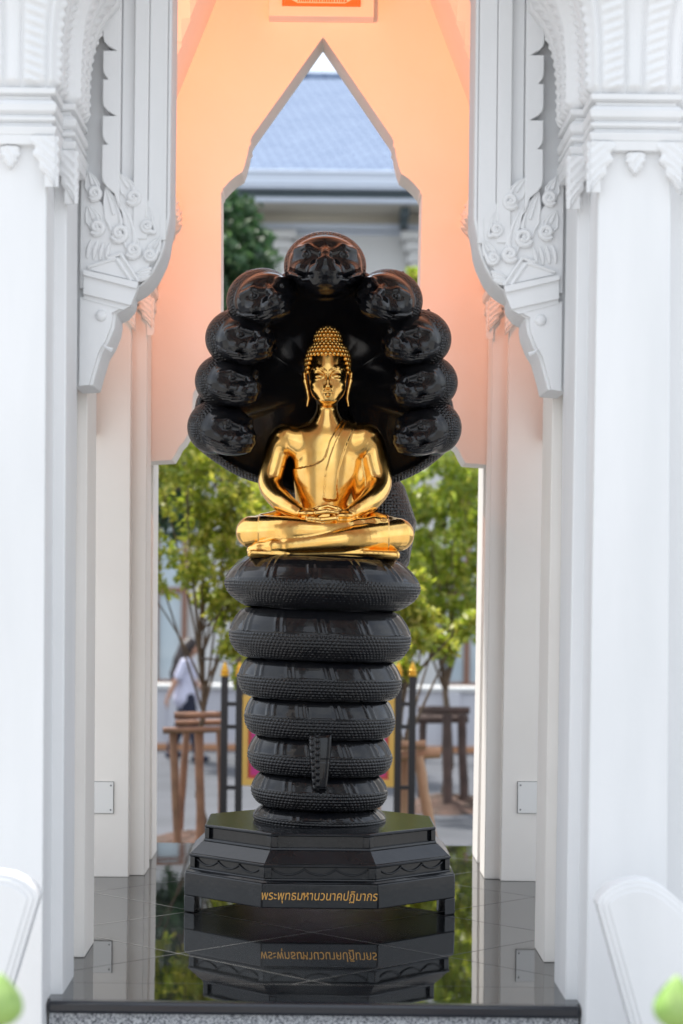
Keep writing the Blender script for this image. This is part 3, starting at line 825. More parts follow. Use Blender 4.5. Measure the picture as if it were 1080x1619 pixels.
def glyphs(body):
    fc = bpy.data.curves.new('inscription', 'FONT'); fc.body = body; fc.size = .1; fc.extrude = .0015; fc.shear = .15
    fo = bpy.data.objects.new('inscription', fc); COL.objects.link(fo)
    dg = bpy.context.evaluated_depsgraph_get(); me = bpy.data.meshes.new_from_object(fo.evaluated_get(dg))
    c = np.array([v.co[:] for v in me.vertices]); f = [tuple(p.vertices) for p in me.polygons]
    COL.objects.unlink(fo); bpy.data.objects.remove(fo); return c, f
full, _ = glyphs('พระพุทธมหานวนาคปฏิมากร'); pre, pf = glyphs('พระพุทธม'); suf, sf = glyphs('านวนาคปฏิมากร'); one_, _ = glyphs('น')
x0, x1 = full[:, 0].min(), full[:, 0].max(); xh = one_[:, 1].max()
pre[:, 0] += x0 - pre[:, 0].min(); suf[:, 0] += x1 - suf[:, 0].max()
g0, g1 = pre[:, 0].max() - .0, suf[:, 0].min()
mb = MB(); mb.add([tuple(p) for p in pre], pf); mb.add([tuple(p) for p in suf], sf)
# the letter ho hip, drawn as pen strokes: its outline in the built-in face overlaps itself
gw = g1 - g0; sh_ = lambda x, y: (g0 + gw * x + .15 * (y - .5) * xh * .9 - .002, y * xh, 0.)
stw = .0048
def ring_pts(cx, cy, r): return [sh_(cx + r * math.cos(a) * xh / gw, cy + r * math.sin(a)) for a in np.linspace(0, 2 * math.pi, 13)]
for st in ([sh_(.27, .0), sh_(.27, .98)], ring_pts(.15, .86, .10), [sh_(.27, .42), sh_(.45, .50), sh_(.62, .66), sh_(.70, .80)], ring_pts(.70, .86, .11), [sh_(.62, .66), sh_(.74, .52), sh_(.80, .36), sh_(.80, .0)]):
    mb.tube(st, stw, 6, flat=.4, flat_axis=2)
co = np.array(mb.v)
tl, tr_ = P(414, 1418, 9.30), P(597, 1414, 9.30); sx = (tr_.x - tl.x) / (x1 - x0)
mb.v = [(tl.x + (p[0] - x0) * sx, 9.3005 - p[2] - .001, .119 + p[1] * sx * 1.22) for p in co]
ti = mb.build('inscription', M['text'])
fix_t = bmesh.new(); fix_t.from_mesh(ti.data); bmesh.ops.recalc_face_normals(fix_t, faces=fix_t.faces); fix_t.to_mesh(ti.data); fix_t.free()
adopt(plinth, b_, fr, up, *legs); wv.parent = fr; wv.matrix_parent_inverse = Matrix.Translation(plinth.location).inverted() if False else Matrix()
ti.parent = b_; ti.matrix_parent_inverse = Matrix()

# ---- coils
naga = tag(empty('naga_throne', (PCX, D0, .414)), 'black coiled serpent throne with a nine headed hood rising behind the gold statue', 'serpent statue')
def zpx(y, D=D0): return P(512, y, D).z
coil_px = [(964, 880, 154, 116, 510), (1042, 964, 143, 124, 506), (1103, 1042, 129, 118, 505), (1163, 1103, 118.5, 110, 505.5), (1221, 1163, 113.5, 103, 506), (1274, 1221, 107, 96, 505), (1307, 1274, 104, 92, 505)]
PROF = [(0, .0), (.03, .24), (.07, .40), (.13, .58), (.20, .75), (.28, .89), (.37, .975), (.44, 1.0), (.50, .995), (.535, .975), (.545, .955), (.56, .955), (.60, .92), (.68, .82), (.76, .69), (.84, .53), (.91, .36), (.96, .20), (1.0, .0)]
def coil(yb, yt, rmax, rlow, cx, i):
    zb, zt = zpx(yb), zpx(yt); Rm = rmax * KP; Rw = (rlow - 6) * KP
    cxx = P(cx, (yb + yt) / 2, D0).x
    nb = int(2 * np.pi * Rm / .021); nth, ns = nb * 6, 84
    s = np.linspace(0, 1, ns); pr = np.array(PROF)
    # resample the profile by arc length so bumps stay even
    tt = np.linspace(0, 1, 400); ff = np.interp(tt, pr[:, 0], pr[:, 1])
    ext = Rm - Rw
    arc = np.concatenate([[0], np.cumsum(np.hypot(np.diff(tt) * (zt - zb), np.diff(ff) * ext))]); s_arc = np.linspace(0, arc[-1], ns)
    t = np.interp(s_arc, arc, tt); f = np.interp(t, pr[:, 0], pr[:, 1])
    th = np.linspace(0, 2 * np.pi, nth, endpoint=False)
    T, TH = np.meshgrid(t, th, indexing='ij'); Fv = np.repeat(f[:, None], nth, 1); SA = np.repeat(s_arc[:, None], nth, 1)
    line = np.interp(.55, tt, arc)
    # scales below the line: staggered beads; plates above: double seams
    rows = SA / .0160
    row = np.floor(rows); ph = (TH * nb / (2 * np.pi) + .5 * (row % 2)) % 1
    bead = np.clip(1 - ((ph - .5) / .46) ** 2 - ((rows - row - .5) / .46) ** 2, 0, 1) ** .6
    low = (SA < line - .004) * np.clip(SA / .03, 0, 1)
    rg_ = np.random.default_rng(i); jit = rg_.uniform(.55, 1.1, (200, nb + 2)); dr = .0058 * bead * low * jit[row.astype(int) % 200, np.floor(TH * nb / (2 * np.pi) + .5 * (row % 2)).astype(int) % (nb + 2)]
    npl = 13; q = ((TH + .12 * (T - .55) + i * .37) * npl / (2 * np.pi)) % 1
    w0 = .012 * npl / (2 * np.pi * Rm); seam = np.exp(-((q - .5) / w0 * 1.0) ** 2) + np.exp(-((q - .5 - 3.2 * w0) / w0) ** 2)
    dr = dr + .0055 * seam * (SA > line + .004) * np.clip((arc[-1] - SA) / .02, 0, 1)
    dr = dr + .004 * np.exp(-((SA - line) / .004) ** 2)
    RR = Rw + ext * Fv + dr
    X = cxx + RR * np.cos(TH); Y = D0 + RR * np.sin(TH); Z = zb + (zt - zb) * T - .0095 * np.cos(TH) * (RR / .4)
    v = np.stack([X, Y, Z], -1).reshape(-1, 3)
    a = np.arange(ns - 1)[:, None] * nth; k = np.arange(nth)[None]; k2 = (k + 1) % nth
    fcs = np.stack([a + k, a + k2, a + nth + k2, a + nth + k], -1).reshape(-1, 4)
    o = npmesh('coil', v, fcs, M['black'])
    return o
parts = [coil(*c, i) for i, c in enumerate(coil_px)]
# flat cap of the top coil the figure sits on
ct = P(512, 880, D0); mb = MB(); mb.lathe([(.02, -.03), (.345, -.012), (.36, -.004), (.34, .002), (.0, .004)][::1], 64, (ct.x, D0, ct.z)); parts.append(mb.build('coil_cap', M['black'], smooth='auto'))
# tail tip hanging over the front of the lower coils
mb = MB(); tz0, tz1 = zpx(1160, 9.58), zpx(1252, 9.58); tx = P(506, 1205, 9.58).x
def tail(u, v):
    a = (u - .5) * 2; x = tx + a * .056 * (1 - .42 * v ** 1.5)
    h = .022 * math.sqrt(max(0, 1 - a ** 4)); z = tz0 + (tz1 - tz0) * v
    if u < .5:
        cxn = (u / .25) % 1; r = v * 9 + (.5 if u > .25 else 0); h += .007 * max(0, 1 - ((cxn - .5) / .45) ** 2 - (((r % 1) - .5) / .48) ** 2) ** .6
    else:
        r = v * 2.05 + .05; h += .003 * (1 if .06 < (r % 1) < .94 else 0)
    e = min(1, v / .08, (1 - v) / .05); yb = 9.605 - .01 * math.sin(v * math.pi)
    return (x, yb - h * e ** .5, z)
mb.grid(tail, 48, 110); parts.append(mb.build('tail', M['black'], smooth=True))

# ---- hood: a concave shell with a rounded scaly rim
HC = (513, 610)
ol = [(450, 400), (400, 440), (345, 520), (322, 600), (306, 655), (300, 690), (305, 705), (318, 718), (345, 737), (380, 757), (412, 767), (450, 785), (512, 792), (580, 783), (615, 767), (650, 755), (680, 738), (708, 714), (724, 695), (727, 680), (720, 655), (706, 600), (682, 520), (630, 440), (578, 400), (514, 388)]
ang = np.array([math.atan2(-(y - HC[1]), x - HC[0]) for x, y in ol]); rad = np.array([math.hypot(x - HC[0], y - HC[1]) for x, y in ol])
o_ = np.argsort(ang); ang, rad = ang[o_], rad[o_]
nth = 240; th = np.linspace(-np.pi, np.pi, nth, endpoint=False); rr = np.interp(th, np.concatenate([ang - 2 * np.pi, ang, ang + 2 * np.pi]), np.tile(rad, 3))
rr = rr * (1 - .17 * np.clip(np.sin(th) * 1.6 + .2, 0, 1)); hc = P(*HC, 10.1)
secs = []                                   # (radial fraction, depth, how far it leans forward with the rim, scaly)
for q in np.linspace(0, .93, 22): secs.append((max(q, .002), 10.27 - .22 * q ** 2.2, q ** 1.6, 0))
for a in np.linspace(-80, 90, 9): secs.append((.93 + .07 * math.cos(R(a)), 10.135 + .075 * math.sin(R(a)), 1, 1))
for q in np.linspace(.9, 0.002, 16): secs.append((q, 10.21 + .22 * (1 - q ** 2), q ** 1.6, 1))
v = []; mi_r = [s_[3] for s_ in secs]
for q, d, ln, _ in secs:
    for k in range(nth):
        fwd = .10 + .20 * max(0, math.sin(th[k])) ** .8 if math.sin(th[k]) > 0 else .10 * (1 + math.sin(th[k]))
        dd_ = d - fwd * ln
        v.append((hc.x + q * rr[k] * math.cos(th[k]) * 10.0 / F_PX, dd_, hc.z + q * rr[k] * math.sin(th[k]) * 10.0 / F_PX))
fcs = []; mi = []
for a in range(len(secs) - 1):
    for k in range(nth):
        fcs.append((a * nth + k, a * nth + (k + 1) % nth, (a + 1) * nth + (k + 1) % nth, (a + 1) * nth + k)); mi.append(1 if mi_r[a] and mi_r[a + 1] else 0)
parts.append(npmesh('hood', v, fcs, [M['black'], M['scales']], mi=mi))
# neck rising from the top coil into the hood
mb = MB(); q = [(560, 905, 10.22), (580, 870, 10.28), (583, 835, 10.32), (572, 800, 10.34), (552, 765, 10.36), (535, 720, 10.36), (520, 660, 10.36)]
mb.tube([P(*p) for p in q], [.17, .225, .245, .24, .22, .20, .15], 40); parts.append(mb.build('neck', M['scales'], smooth=True))

# ---- serpent head, sculpted once and repeated round the hood
V = Vox((-.25, -.36, -.25), (.25, .24, .24), .0045)
V.ell((0, .05, .01), (.200, .150, .172), .02)
V.ell((0, -.050, -.008), (.176, .146, .142), .022)          # smooth face set into the scaly bonnet
V.ell((0, -.185, -.075), (.088, .105, .062), .05)         # muzzle
V.ell((0, -.12, -.125), (.098, .13, .040), .02)           # jaw
for s in (-1, 1):
    V.ell((s * .098, -.135, -.045), (.048, .060, .036), .03)
    V.chain([(s * .028, -.205, .022), (s * .085, -.172, .052), (s * .140, -.115, .050)], [.010, .013, .010], .026)   # brow
    V.ell((s * .088, -.172, .016), (.023, .020, .017), .006)
    V.ell((s * .030, -.268, -.038), (.017, .018, .015), .012)
    for k in range(3):                                  # lip folds
        pts = [(s * (.182 - .02 * k), -.03, -.030 - .024 * k), (s * (.158 - .02 * k), -.10, -.066 - .020 * k), (s * (.122 - .02 * k), -.17, -.090 - .016 * k), (s * (.080 - .012 * k), -.220, -.098 - .016 * k)]
        V.chain(pts, [.0065, .0095, .0095, .006], .006)
    V.chain([(s * .170, -.06, -.044), (s * .11, -.18, -.090), (s * .05, -.27, -.100), (0, -.292, -.100)], [.004, .006, .006, .006], .006, 'c')
V.chain([(0, -.185, .035), (0, -.235, .0), (0, -.275, -.035)], [.016, .020, .024], .02)
hv, hq = V.mesh(3)
cen = hv[hq].mean(1)
fd = np.sqrt((cen[:, 0] / .184) ** 2 + ((cen[:, 1] + .050) / .156) ** 2 + ((cen[:, 2] + .008) / .150) ** 2)
hmi = ((fd > 1.0) & (cen[:, 1] > -.09) & (cen[:, 2] > -.12)).astype(int)
head0 = npmesh('serpent_head', hv, hq, [M['black'], M['scales']], mi=hmi)
mb = MB()
for k in range(7):
    a = R(18 + 13 * k); mb.ball((0, .05 + .150 * math.sin(a), .01 + .172 * math.cos(a)), (.012, .020, .020), 8, 6)
crest0 = mb.build('crest', M['black'], head0, smooth=True)
heads = [(514, 421, 9.75, 1.0, 0, 0, -4), (415, 472, 9.80, .84, 14, -22, -2), (613, 472, 9.80, .82, -14, 22, -2), (382, 535, 9.86, .83, 28, -12, 0), (657, 536, 9.86, .82, -28, 12, 0),
         (362, 604, 9.91, .78, 36, -6, 0), (670, 606, 9.91, .78, -36, 6, 0), (351, 678, 9.94, .80, 40, -4, 4), (675, 679, 9.94, .80, -40, 4, 4)]
for i, (px, py, D, sc_, yaw, rol, pit) in enumerate(heads):
    h = head0
    if i:
        h = head0.copy(); COL.objects.link(h); c = crest0.copy(); COL.objects.link(c); c.parent = h
    h.parent = naga
    h.matrix_parent_inverse = Matrix.Translation(naga.location).inverted()
    rm = Matrix.Rotation(R(yaw), 4, 'Z') @ Matrix.Rotation(R(pit), 4, 'X') @ Matrix.Rotation(R(rol), 4, 'Y')
    h.matrix_basis = Matrix.Translation(P(px, py, D)) @ rm @ Matrix.Diagonal((sc_, sc_, sc_, 1))
adopt(naga, *parts)

# ---- seated figure
bud = tag(empty('buddha_statue', P(512, 885, D0)), 'golden seated Buddha meditating on the topmost black coil under the hood', 'statue')
KB = KP / 3.484
def B(cx, cy, yo=0.): return P(360 + cx / 3.484, 500 + cy / 3.484, D0 + yo)
KH = KP / 9.25
def Hh(cx, cy, yo=0.): return P(460 + cx / 9.25, 505 + cy / 9.25, D0 + yo)
lo_ = B(30, 1352); hi_ = B(1045, 40)
S = Vox((lo_.x - .03, D0 - .40, lo_.z - .0), (hi_.x + .03, D0 + .24, hi_.z + .02), .0034)
sq = (1, .66, 1)
def limb(vx, pts, rad, k, n=7):
    p = [np.array(q) for q in pts]; p = [2 * p[0] - p[1]] + p + [2 * p[-1] - p[-2]]; r = [rad[0]] + list(rad) + [rad[-1]]
    op, orr = [], []
    for i in range(1, len(p) - 2):
        for t in np.linspace(0, 1, n, endpoint=False):
            f = lambda a, b, c, d: .5 * (2 * b + (c - a) * t + (2 * a - 5 * b + 4 * c - d) * t * t + (3 * b - a - 3 * c + d) * t ** 3)
            op.append(f(*p[i - 1:i + 3])); orr.append(f(*r[i - 1:i + 3]))
    op.append(p[-2]); orr.append(r[-2]); vx.chain(op, orr, k)
S.chain([B(532, 1110, .03), B(532, 960, .03), B(540, 830, .03), B(545, 745, .03)], [.125, .116, .142, .156], .05, sq=sq)
S.cap(B(345, 674, .03), B(745, 674, .03), .064, .064, .06)
S.ell(B(708, 880, .035), (.052, .030, .15), .02)
S.cap(B(545, 640, .03), B(548, 590, .02), .085, .055, .06)
# robe over the left shoulder, thin and following the body
tor = S.f.copy()
X, Y, Z = S.ax[0][:, None, None], S.ax[1][None, :, None], S.ax[2][None, None, :]
cyz = np.array([[B(0, c).z, B(x, c).x] for c, x in ((500, 672), (545, 648), (620, 600), (690, 562), (770, 540), (800, 515), (822, 470), (835, 400), (842, 250), (850, -200), (1400, -900))])
cyz = cyz[np.argsort(cyz[:, 0])]
xb = np.interp(S.ax[2], cyz[:, 0], cyz[:, 1])[None, None, :]
S.f = np.minimum(S.f, np.maximum(tor - .0055, (xb - X) * .45)).astype(np.float32)
sl_ = np.array([[B(0, c).z, B(a, c).x, B(b, c).x] for c, a, b in ((480, 690, 740), (560, 660, 715), (620, 628, 690), (700, 590, 655), (780, 560, 628), (860, 540, 606), (940, 534, 600), (1000, 528, 606), (1015, 545, 590))]); sl_ = sl_[::-1]
xa = np.interp(S.ax[2], sl_[:, 0], sl_[:, 1])[None, None, :]; xc = np.interp(S.ax[2], sl_[:, 0], sl_[:, 2])[None, None, :]
zlow = B(0, 1012).z
msk = np.maximum(np.maximum(xa - X, X - xc), np.maximum(zlow - Z, Y - D0 - .03))
S.f = np.minimum(S.f, np.maximum(tor - .0100, msk * .55)).astype(np.float32)
msk2 = np.maximum(np.maximum(xa + .016 - X, X - xc + .016), np.maximum(zlow + .03 - Z, Y - D0 - .03))
# neck and arms
S.cap(B(546, 600, .012), B(548, 470, .0), .056, .050, .03)
limb(S, [B(330, 652, .03), B(290, 688, .03), B(258, 800, .035), B(236, 925, .01), B(300, 1020, -.10), B(392, 1082, -.195)], [.044, .049, .053, .050, .045, .029], .022)
limb(S, [B(752, 652, .03), B(792, 688, .03), B(812, 800, .035), B(836, 925, .01), B(780, 1018, -.10), B(690, 1076, -.195)], [.044, .049, .054, .051, .046, .029], .022)
for xa_, xb_ in ((322, 378), (762, 706)): S.chain([B(xa_, 662, .015), B((xa_ + xb_) / 2, 685, .012), B(xb_, 712, .012)], [.048, .044, .040], .045)
# legs
leg = Vox((0, 0, 0), (.01, .01, .01), .01); leg.lo, leg.h, leg.n, leg.ax = S.lo, S.h, S.n, S.ax; leg.f = np.full(S.f.shape, .2, np.float32)
leg.chain([B(480, 1130, .06), B(300, 1165, -.02), B(134, 1188, -.09)], [.085, .083, .077], .02)
leg.chain([B(600, 1130, .06), B(780, 1170, -.02), B(936, 1203, -.09)], [.085, .085, .080], .02)
limb(leg, [B(134, 1190, -.10), B(330, 1180, -.225), B(500, 1178, -.262), B(650, 1165, -.235)], [.076, .061, .043, .034], .010)
limb(leg, [B(936, 1205, -.10), B(720, 1225, -.235), B(540, 1243, -.278), B(340, 1262, -.265)], [.078, .060, .042, .034], .010)
lf_ = leg.f.copy(); S.f = np.minimum(S.f, leg.f)
S.f = np.minimum(S.f, np.maximum(lf_ - .0045, np.abs(X - B(540, 0).x) - 352 * KB)).astype(np.float32)
S.ell(B(540, 1150, .06), (.21, .14, .10), .03); S.ell(B(540, 1195, -.06), (.28, .13, .055), .01)
# feet
S.chain([B(650, 1165, -.235), B(720, 1150, -.21), B(800, 1138, -.19), B(855, 1132, -.175)], [.034, .033, .030, .022], .012)
S.chain([B(340, 1262, -.265), B(250, 1268, -.25), B(175, 1278, -.225), B(130, 1288, -.20)], [.034, .034, .030, .022], .012)
for k in range(5):
    S.cap(B(850, 1120 + 8 * k, -.195 + .01 * k), B(878 - 2 * k, 1122 + 8 * k, -.19 + .01 * k), .0085, .007, .004)
    S.cap(B(140, 1272 + 9 * k, -.225 + .01 * k), B(118 + 2 * k, 1276 + 9 * k, -.215 + .01 * k), .0085, .007, .004)
# hem of the robe spread on the coil
S.rbox(B(528, 1317, -.04), (.366, .225, .0185), .017, .008)
S.chain([B(130, 1300, -.26), B(330, 1312, -.27), B(540, 1306, -.275), B(740, 1302, -.27), B(930, 1308, -.25)], [.012, .015, .016, .015, .012], .008)
# hands, the right laid in the left
S.ell(B(455, 1086, -.235), (.058, .048, .020), .014); S.ell(B(628, 1098, -.235), (.058, .048, .020), .014)
S.cap(B(392, 1082, -.195), B(450, 1086, -.225), .028, .022, .012); S.cap(B(690, 1076, -.195), B(635, 1095, -.225), .028, .024, .012)
for k in range(4):
    yo = -.292 + .026 * k; e = (0, 10, 6, -14)[k]
    S.chain([B(488, 1082, yo), B(545, 1074 + k, yo - .004), B(598 + e, 1080 + k, yo)], [.0125, .0115, .0085], .004)
    S.chain([B(598, 1112, yo + .004), B(520, 1120 + k, yo - .002), B(440 - e, 1112 + k, yo + .006)], [.0130, .0120, .0090], .004)
S.chain([B(455, 1078, -.22), B(505, 1058, -.235), B(548, 1046, -.24)], [.015, .012, .009], .006)
S.chain([B(640, 1086, -.22), B(600, 1060, -.235), B(556, 1046, -.24)], [.015, .012, .009], .006)
# head
fc_ = Hh(540, 800, -.03); fr_ = (.093, .098, .127)
def fy(cx, cy, out=0.):
    p = Hh(cx, cy); a = ((p.x - fc_.x) / fr_[0]) ** 2 + ((p.z - fc_.z) / fr_[2]) ** 2
    return -.03 - fr_[1] * math.sqrt(max(.02, 1 - a)) - out
S.ell(Hh(540, 640, .01), (.110, .120, .116), .02); S.ell(Hh(538, 320, .02), (.066, .068, .068), .016)
S.ell(fc_, fr_, .012)
S.ell(Hh(540, 1025, -.048), (.082, .078, .074), .03); S.ell(Hh(540, 1150, -.080), (.048, .036, .032), .03)
for s in (-1, 1):
    S.ell(Hh(540 + s * 120, 808, fy(540 + s * 120, 808) - .005), (.024, .008, .013), .02, 'c')
    S.ell(Hh(540 + s * 125, 836, fy(540 + s * 125, 836) + .006), (.026, .017, .0135), .005)
    S.chain([Hh(540 + s * x, y, fy(540 + s * x, y, -.002)) for x, y in ((22, 812), (45, 755), (95, 712), (155, 702), (205, 730), (240, 778))], [.004, .005, .0055, .0055, .0045, .003], .010)
    S.chain([Hh(540 + s * x, y, fy(540 + s * x, y) - .008) for x, y in ((70, 858), (120, 872), (180, 862), (215, 845))], [.002, .003, .003, .002], .003, 'c')
    S.ell(Hh(540 + s * 32, 985, fy(540, 985) - .012), (.0105, .015, .0085), .006)
    S.ell(Hh(540 + s * 150, 980, fy(540 + s * 150, 980) + .018), (.032, .022, .036), .02)
S.chain([Hh(540, 790, fy(540, 790, -.003)), Hh(540, 900, fy(540, 900, .012)), Hh(540, 975, fy(540, 975, .024))], [.006, .008, .0115], .008)
my = -.05 - .074
S.chain([Hh(462, 1058, my + .014), Hh(505, 1042, my - .001), Hh(540, 1050, my - .004), Hh(575, 1042, my - .001), Hh(618, 1058, my + .014)], [.004, .0075, .0075, .0075, .004], .004)
S.chain([Hh(480, 1085, my + .010), Hh(540, 1100, my - .002), Hh(600, 1085, my + .010)], [.005, .010, .005], .004)
S.chain([Hh(458, 1070, my + .008), Hh(540, 1072, my - .012), Hh(622, 1070, my + .008)], [.002, .003, .002], .003, 'c')
for s in (-1, 1):
    S.chain([Hh(540 + s * x, y, yo) for x, y, yo in ((346, 790, .016), (336, 900, .010), (300, 1050, .0), (284, 1150, -.006), (304, 1262, -.014))], [.012, .014, .010, .0085, .006], .006)
sv, sq_ = S.mesh(3)
body = npmesh('body', sv, sq_, M['gold'])
# rows of curls
mb = MB()
def hairline(dx):
    return np.interp(abs(dx), [0, 190, 240, 268, 284, 294], [560, 556, 590, 650, 760, 930])
for (c, r, lim, sp) in ((Hh(540, 640, .01), (.112, .122, .118), (.0, .0), .0208), (Hh(538, 320, .02), (.068, .070, .069), (0, 0), .0200)):
    big = r[0] > .1
    for ring_ in range(30):
        phi = ring_ * sp / (r[2] * .99) + .02
        if phi > (2.35 if big else 2.0): break
        rr_ = r[0] * math.sin(phi); n_ = max(1, int(round(2 * math.pi * rr_ / sp)))
        for k in range(n_):
            a = 2 * math.pi * (k + .5 * (ring_ % 2)) / n_ - math.pi / 2
            p = Vector((c.x + r[0] * math.sin(phi) * math.cos(a), c.y + r[1] * math.sin(phi) * math.sin(a), c.z + r[2] * math.cos(phi)))
            dx = (p.x - Hh(540, 640).x) / KH; cy = 640 - (p.z - Hh(540, 640).z) / KH
            if big:
                if p.y < D0 + .035 and cy > hairline(dx): continue
                if cy > 960: continue
                if math.sqrt(((p.x - Hh(538, 320).x) / .062) ** 2 + ((p.z - Hh(538, 320).z) / .062) ** 2 + ((p.y - D0 - .02) / .064) ** 2) < 1: continue
            elif cy > 425: continue
            mb.ball(p, .0106 if big else .0102, 10, 7)
curls = mb.build('hair_curls', M['goldcurl'], smooth=True)
adopt(bud, body); curls.parent = body
# ================================================================ BEHIND THE SHRINE
# ---- temple hall
HY = 34.0
hall = tag(empty('temple_hall', (0, HY, GZ)), 'large white temple hall with blue grey tiled roof seen through the rear arch', 'building')
def hz(y, D=HY): return P(508, y, D).z
def hp(mb, name, m, **k): o = mb.build(name, m, **k); adopt(hall, o); return o
ze = hz(274, 32.6); zr = hz(122, 38.2)
mb = MB(); mb.box(-15, 15, HY, HY + 9, GZ, ze - .15); wall_o = hp(mb, 'wall', M['hallwall'])
mb = MB()
mb.add([(-16, 32.6, ze), (16, 32.6, ze), (16, 38.2, zr), (-16, 38.2, zr), (-16, 32.6, ze - .1), (16, 32.6, ze - .1), (16, 38.2, zr - .1), (-16, 38.2, zr - .1), (16, 43.8, ze), (-16, 43.8, ze)],
       [(0, 1, 2, 3), (7, 6, 5, 4), (4, 5, 1, 0), (3, 2, 8, 9)])
rf = hp(mb, 'roof', M['roof'])
mb = MB(); mb.tube([(-16, 38.2, zr), (16, 38.2, zr)], .09, 10); ro = mb.build('ridge', M['roof']); ro.parent = rf
mb = MB(); mb.box(-16, 16, 32.42, 32.60, hz(299, 32.5), ze - .01); mb.tube([(-16, 32.42, ze - .02), (16, 32.42, ze - .02)], .035, 8); mb.tube([(-16, 32.42, hz(292, 32.5)), (16, 32.42, hz(292, 32.5))], .025, 8)
hp(mb, 'gutter', M['gutter'])
mb = MB(); mb.box(-16, 16, 32.62, 32.72, hz(312, 32.6), hz(299.5, 32.6)); hp(mb, 'fascia', M['fascia'])
mb = MB(); mb.box(-16, 16, 32.60, 32.75, hz(319, 32.6), hz(312.5, 32.6)); hp(mb, 'eave_trim', M['gutter'])
mb = MB(); mb.box(-16, 16, 32.75, HY, hz(316, 32.6) - .02, hz(312, 32.6)); hp(mb, 'soffit', M['hallcream'])
mb = MB(); mb.box(-15, 15, HY - .16, HY, hz(357), hz(316)); hp(mb, 'cornice', M['hallcream'])
mb = MB(); mb.box(-15, 15, HY - .24, HY - .161, hz(366), hz(357)); mb.box(-15, 15, HY - .08, HY - .001, hz(371), hz(366.1)); hp(mb, 'cornice', M['gutter'])
for k in range(-3, 4):
    xc = 1.40 + 2.66 * 2 * k * .5
    mb = MB(); mb.box(xc - .07, xc + .07, 33.0, HY - .25, hz(357), hz(320)); mb.box(xc - .06, xc + .06, 33.35, HY - .25, hz(366), hz(357.1))
    hp(mb, 'eave_bracket', M['fascia'])
    mb = MB()
    xq = xc + .42
    mb.box(xq - .30, xq + .30, HY - .30, HY - .001, GZ, hz(418))
    for a, b, o in ((418, 410, .06), (410, 400, .02), (400, 388, .10), (388, 384, .06), (384, 371.2, .16)): mb.box(xq - .30 - o, xq + .30 + o, HY - .30 - o, HY - .002, hz(a), hz(b))
    hp(mb, 'pilaster', M['hallwall'], bevel=.01)
def hall_window(x0, x1, z0, z1):
    mb = MB()
    for xx in (x0, x1 - .09): mb.box(xx, xx + .09, HY - .12, HY - .001, z0, z1)
    mb.box(x0 + .09, x1 - .09, HY - .12, HY - .001, z1 - .09, z1); mb.box(x0 + .09, x1 - .09, HY - .12, HY - .001, z0, z0 + .1)
    xm = (x0 + x1) / 2; mb.box(xm - .05, xm + .05, HY - .115, HY - .001, z0 + .1, z1 - .09); mb.box(x0 + .09, x1 - .09, HY - .11, HY - .002, z0 + 1.55, z0 + 1.65)
    f = hp(mb, 'window', M['hallwood'], bevel=.01)
    mb = MB(); mb.box(x0 + .08, x1 - .08, HY - .05, HY - .004, z0 + .08, z1 - .08); g = mb.build('pane', M['hallglass']); adopt(hall, g); g.parent = f; g.matrix_parent_inverse = Matrix()
    g.matrix_world = Matrix()
    mb = MB(); mb.box(x0 - .12, x1 + .12, HY - .22, HY - .001, z0 - .14, z0 - .005); s_ = mb.build('sill', M['hallwall'], bevel=.01); s_.parent = f
for x0 in (-8.3, -5.7, -3.2, -.55, 2.02, 4.7, 7.3): hall_window(x0, x0 + 1.05, hz(1086), 3.1)

# ---- parapet in front of the hall
mb = MB(); mb.box(-14, 14, 28, 28.3, GZ, P(500, 1092, 28).z)
pw = tag(mb.build('parapet_wall', M['lowwall']), 'low lavender grey wall with a terracotta base strip in front of the temple hall', 'wall')
mb = MB(); mb.box(-14, 14, 27.94, 28.36, P(500, 1091.9, 28).z, P(500, 1084, 28).z); mb.build('coping', M['hallwall'], pw, bevel=.015)
mb = MB(); mb.box(-14, 14, 27.96, 27.999, GZ, GZ + .085); mb.build('base_strip', M['terracotta'], pw)
mb = MB()
for k in range(-7, 8): mb.box(k * 1.9 - .11, k * 1.9 + .11, 27.93, 27.999, GZ + .09, P(500, 1092.2, 28).z)
mb.build('pier', M['lowwall'], pw, bevel=.01)

# ---- turf strip and soil
rng = np.random.default_rng(3)
strip('turf_base', -3.5, 3.5, 15.6, 17.35, GZ + .02, M['grass'])
n = 9000; x = rng.uniform(-3.4, 3.4, n); y = rng.uniform(15.6, 17.35, n); hgt = rng.uniform(.03, .08, n); a = rng.uniform(0, 6.28, n)
v = np.stack([np.stack([x - .006 * np.cos(a), y - .006 * np.sin(a), np.full(n, GZ + .015)], 1), np.stack([x + .006 * np.cos(a), y + .006 * np.sin(a), np.full(n, GZ + .015)], 1), np.stack([x + .03 * np.sin(a), y + .03 * np.cos(a), GZ + .02 + hgt], 1)], 1).reshape(-1, 3)
tag(npmesh('grass', v, np.arange(3 * n).reshape(-1, 3), M['grass'], smooth=False), kind='stuff')
def mound(px, py, D, r, h):
    c = P(px, py, D); mb = MB()
    def fn(u, v):
        a = 2 * math.pi * u; rr_ = r * v * (1 + .12 * math.sin(3 * a + px) + .06 * math.sin(7 * a))
        return (c.x + rr_ * math.cos(a), D + rr_ * math.sin(a), GZ + .005 + h * (1 - v * v) * (1 + .15 * math.sin(9 * a + 5 * v)))
    mb.grid(fn, 40, 8); tag(mb.build('soil', M['soil'], smooth=True), kind='structure')
mound(312, 1315, 17.75, .52, .10); mound(712, 1260, 20.8, .62, .13); mound(640, 1300, 17.3, .50, .08)

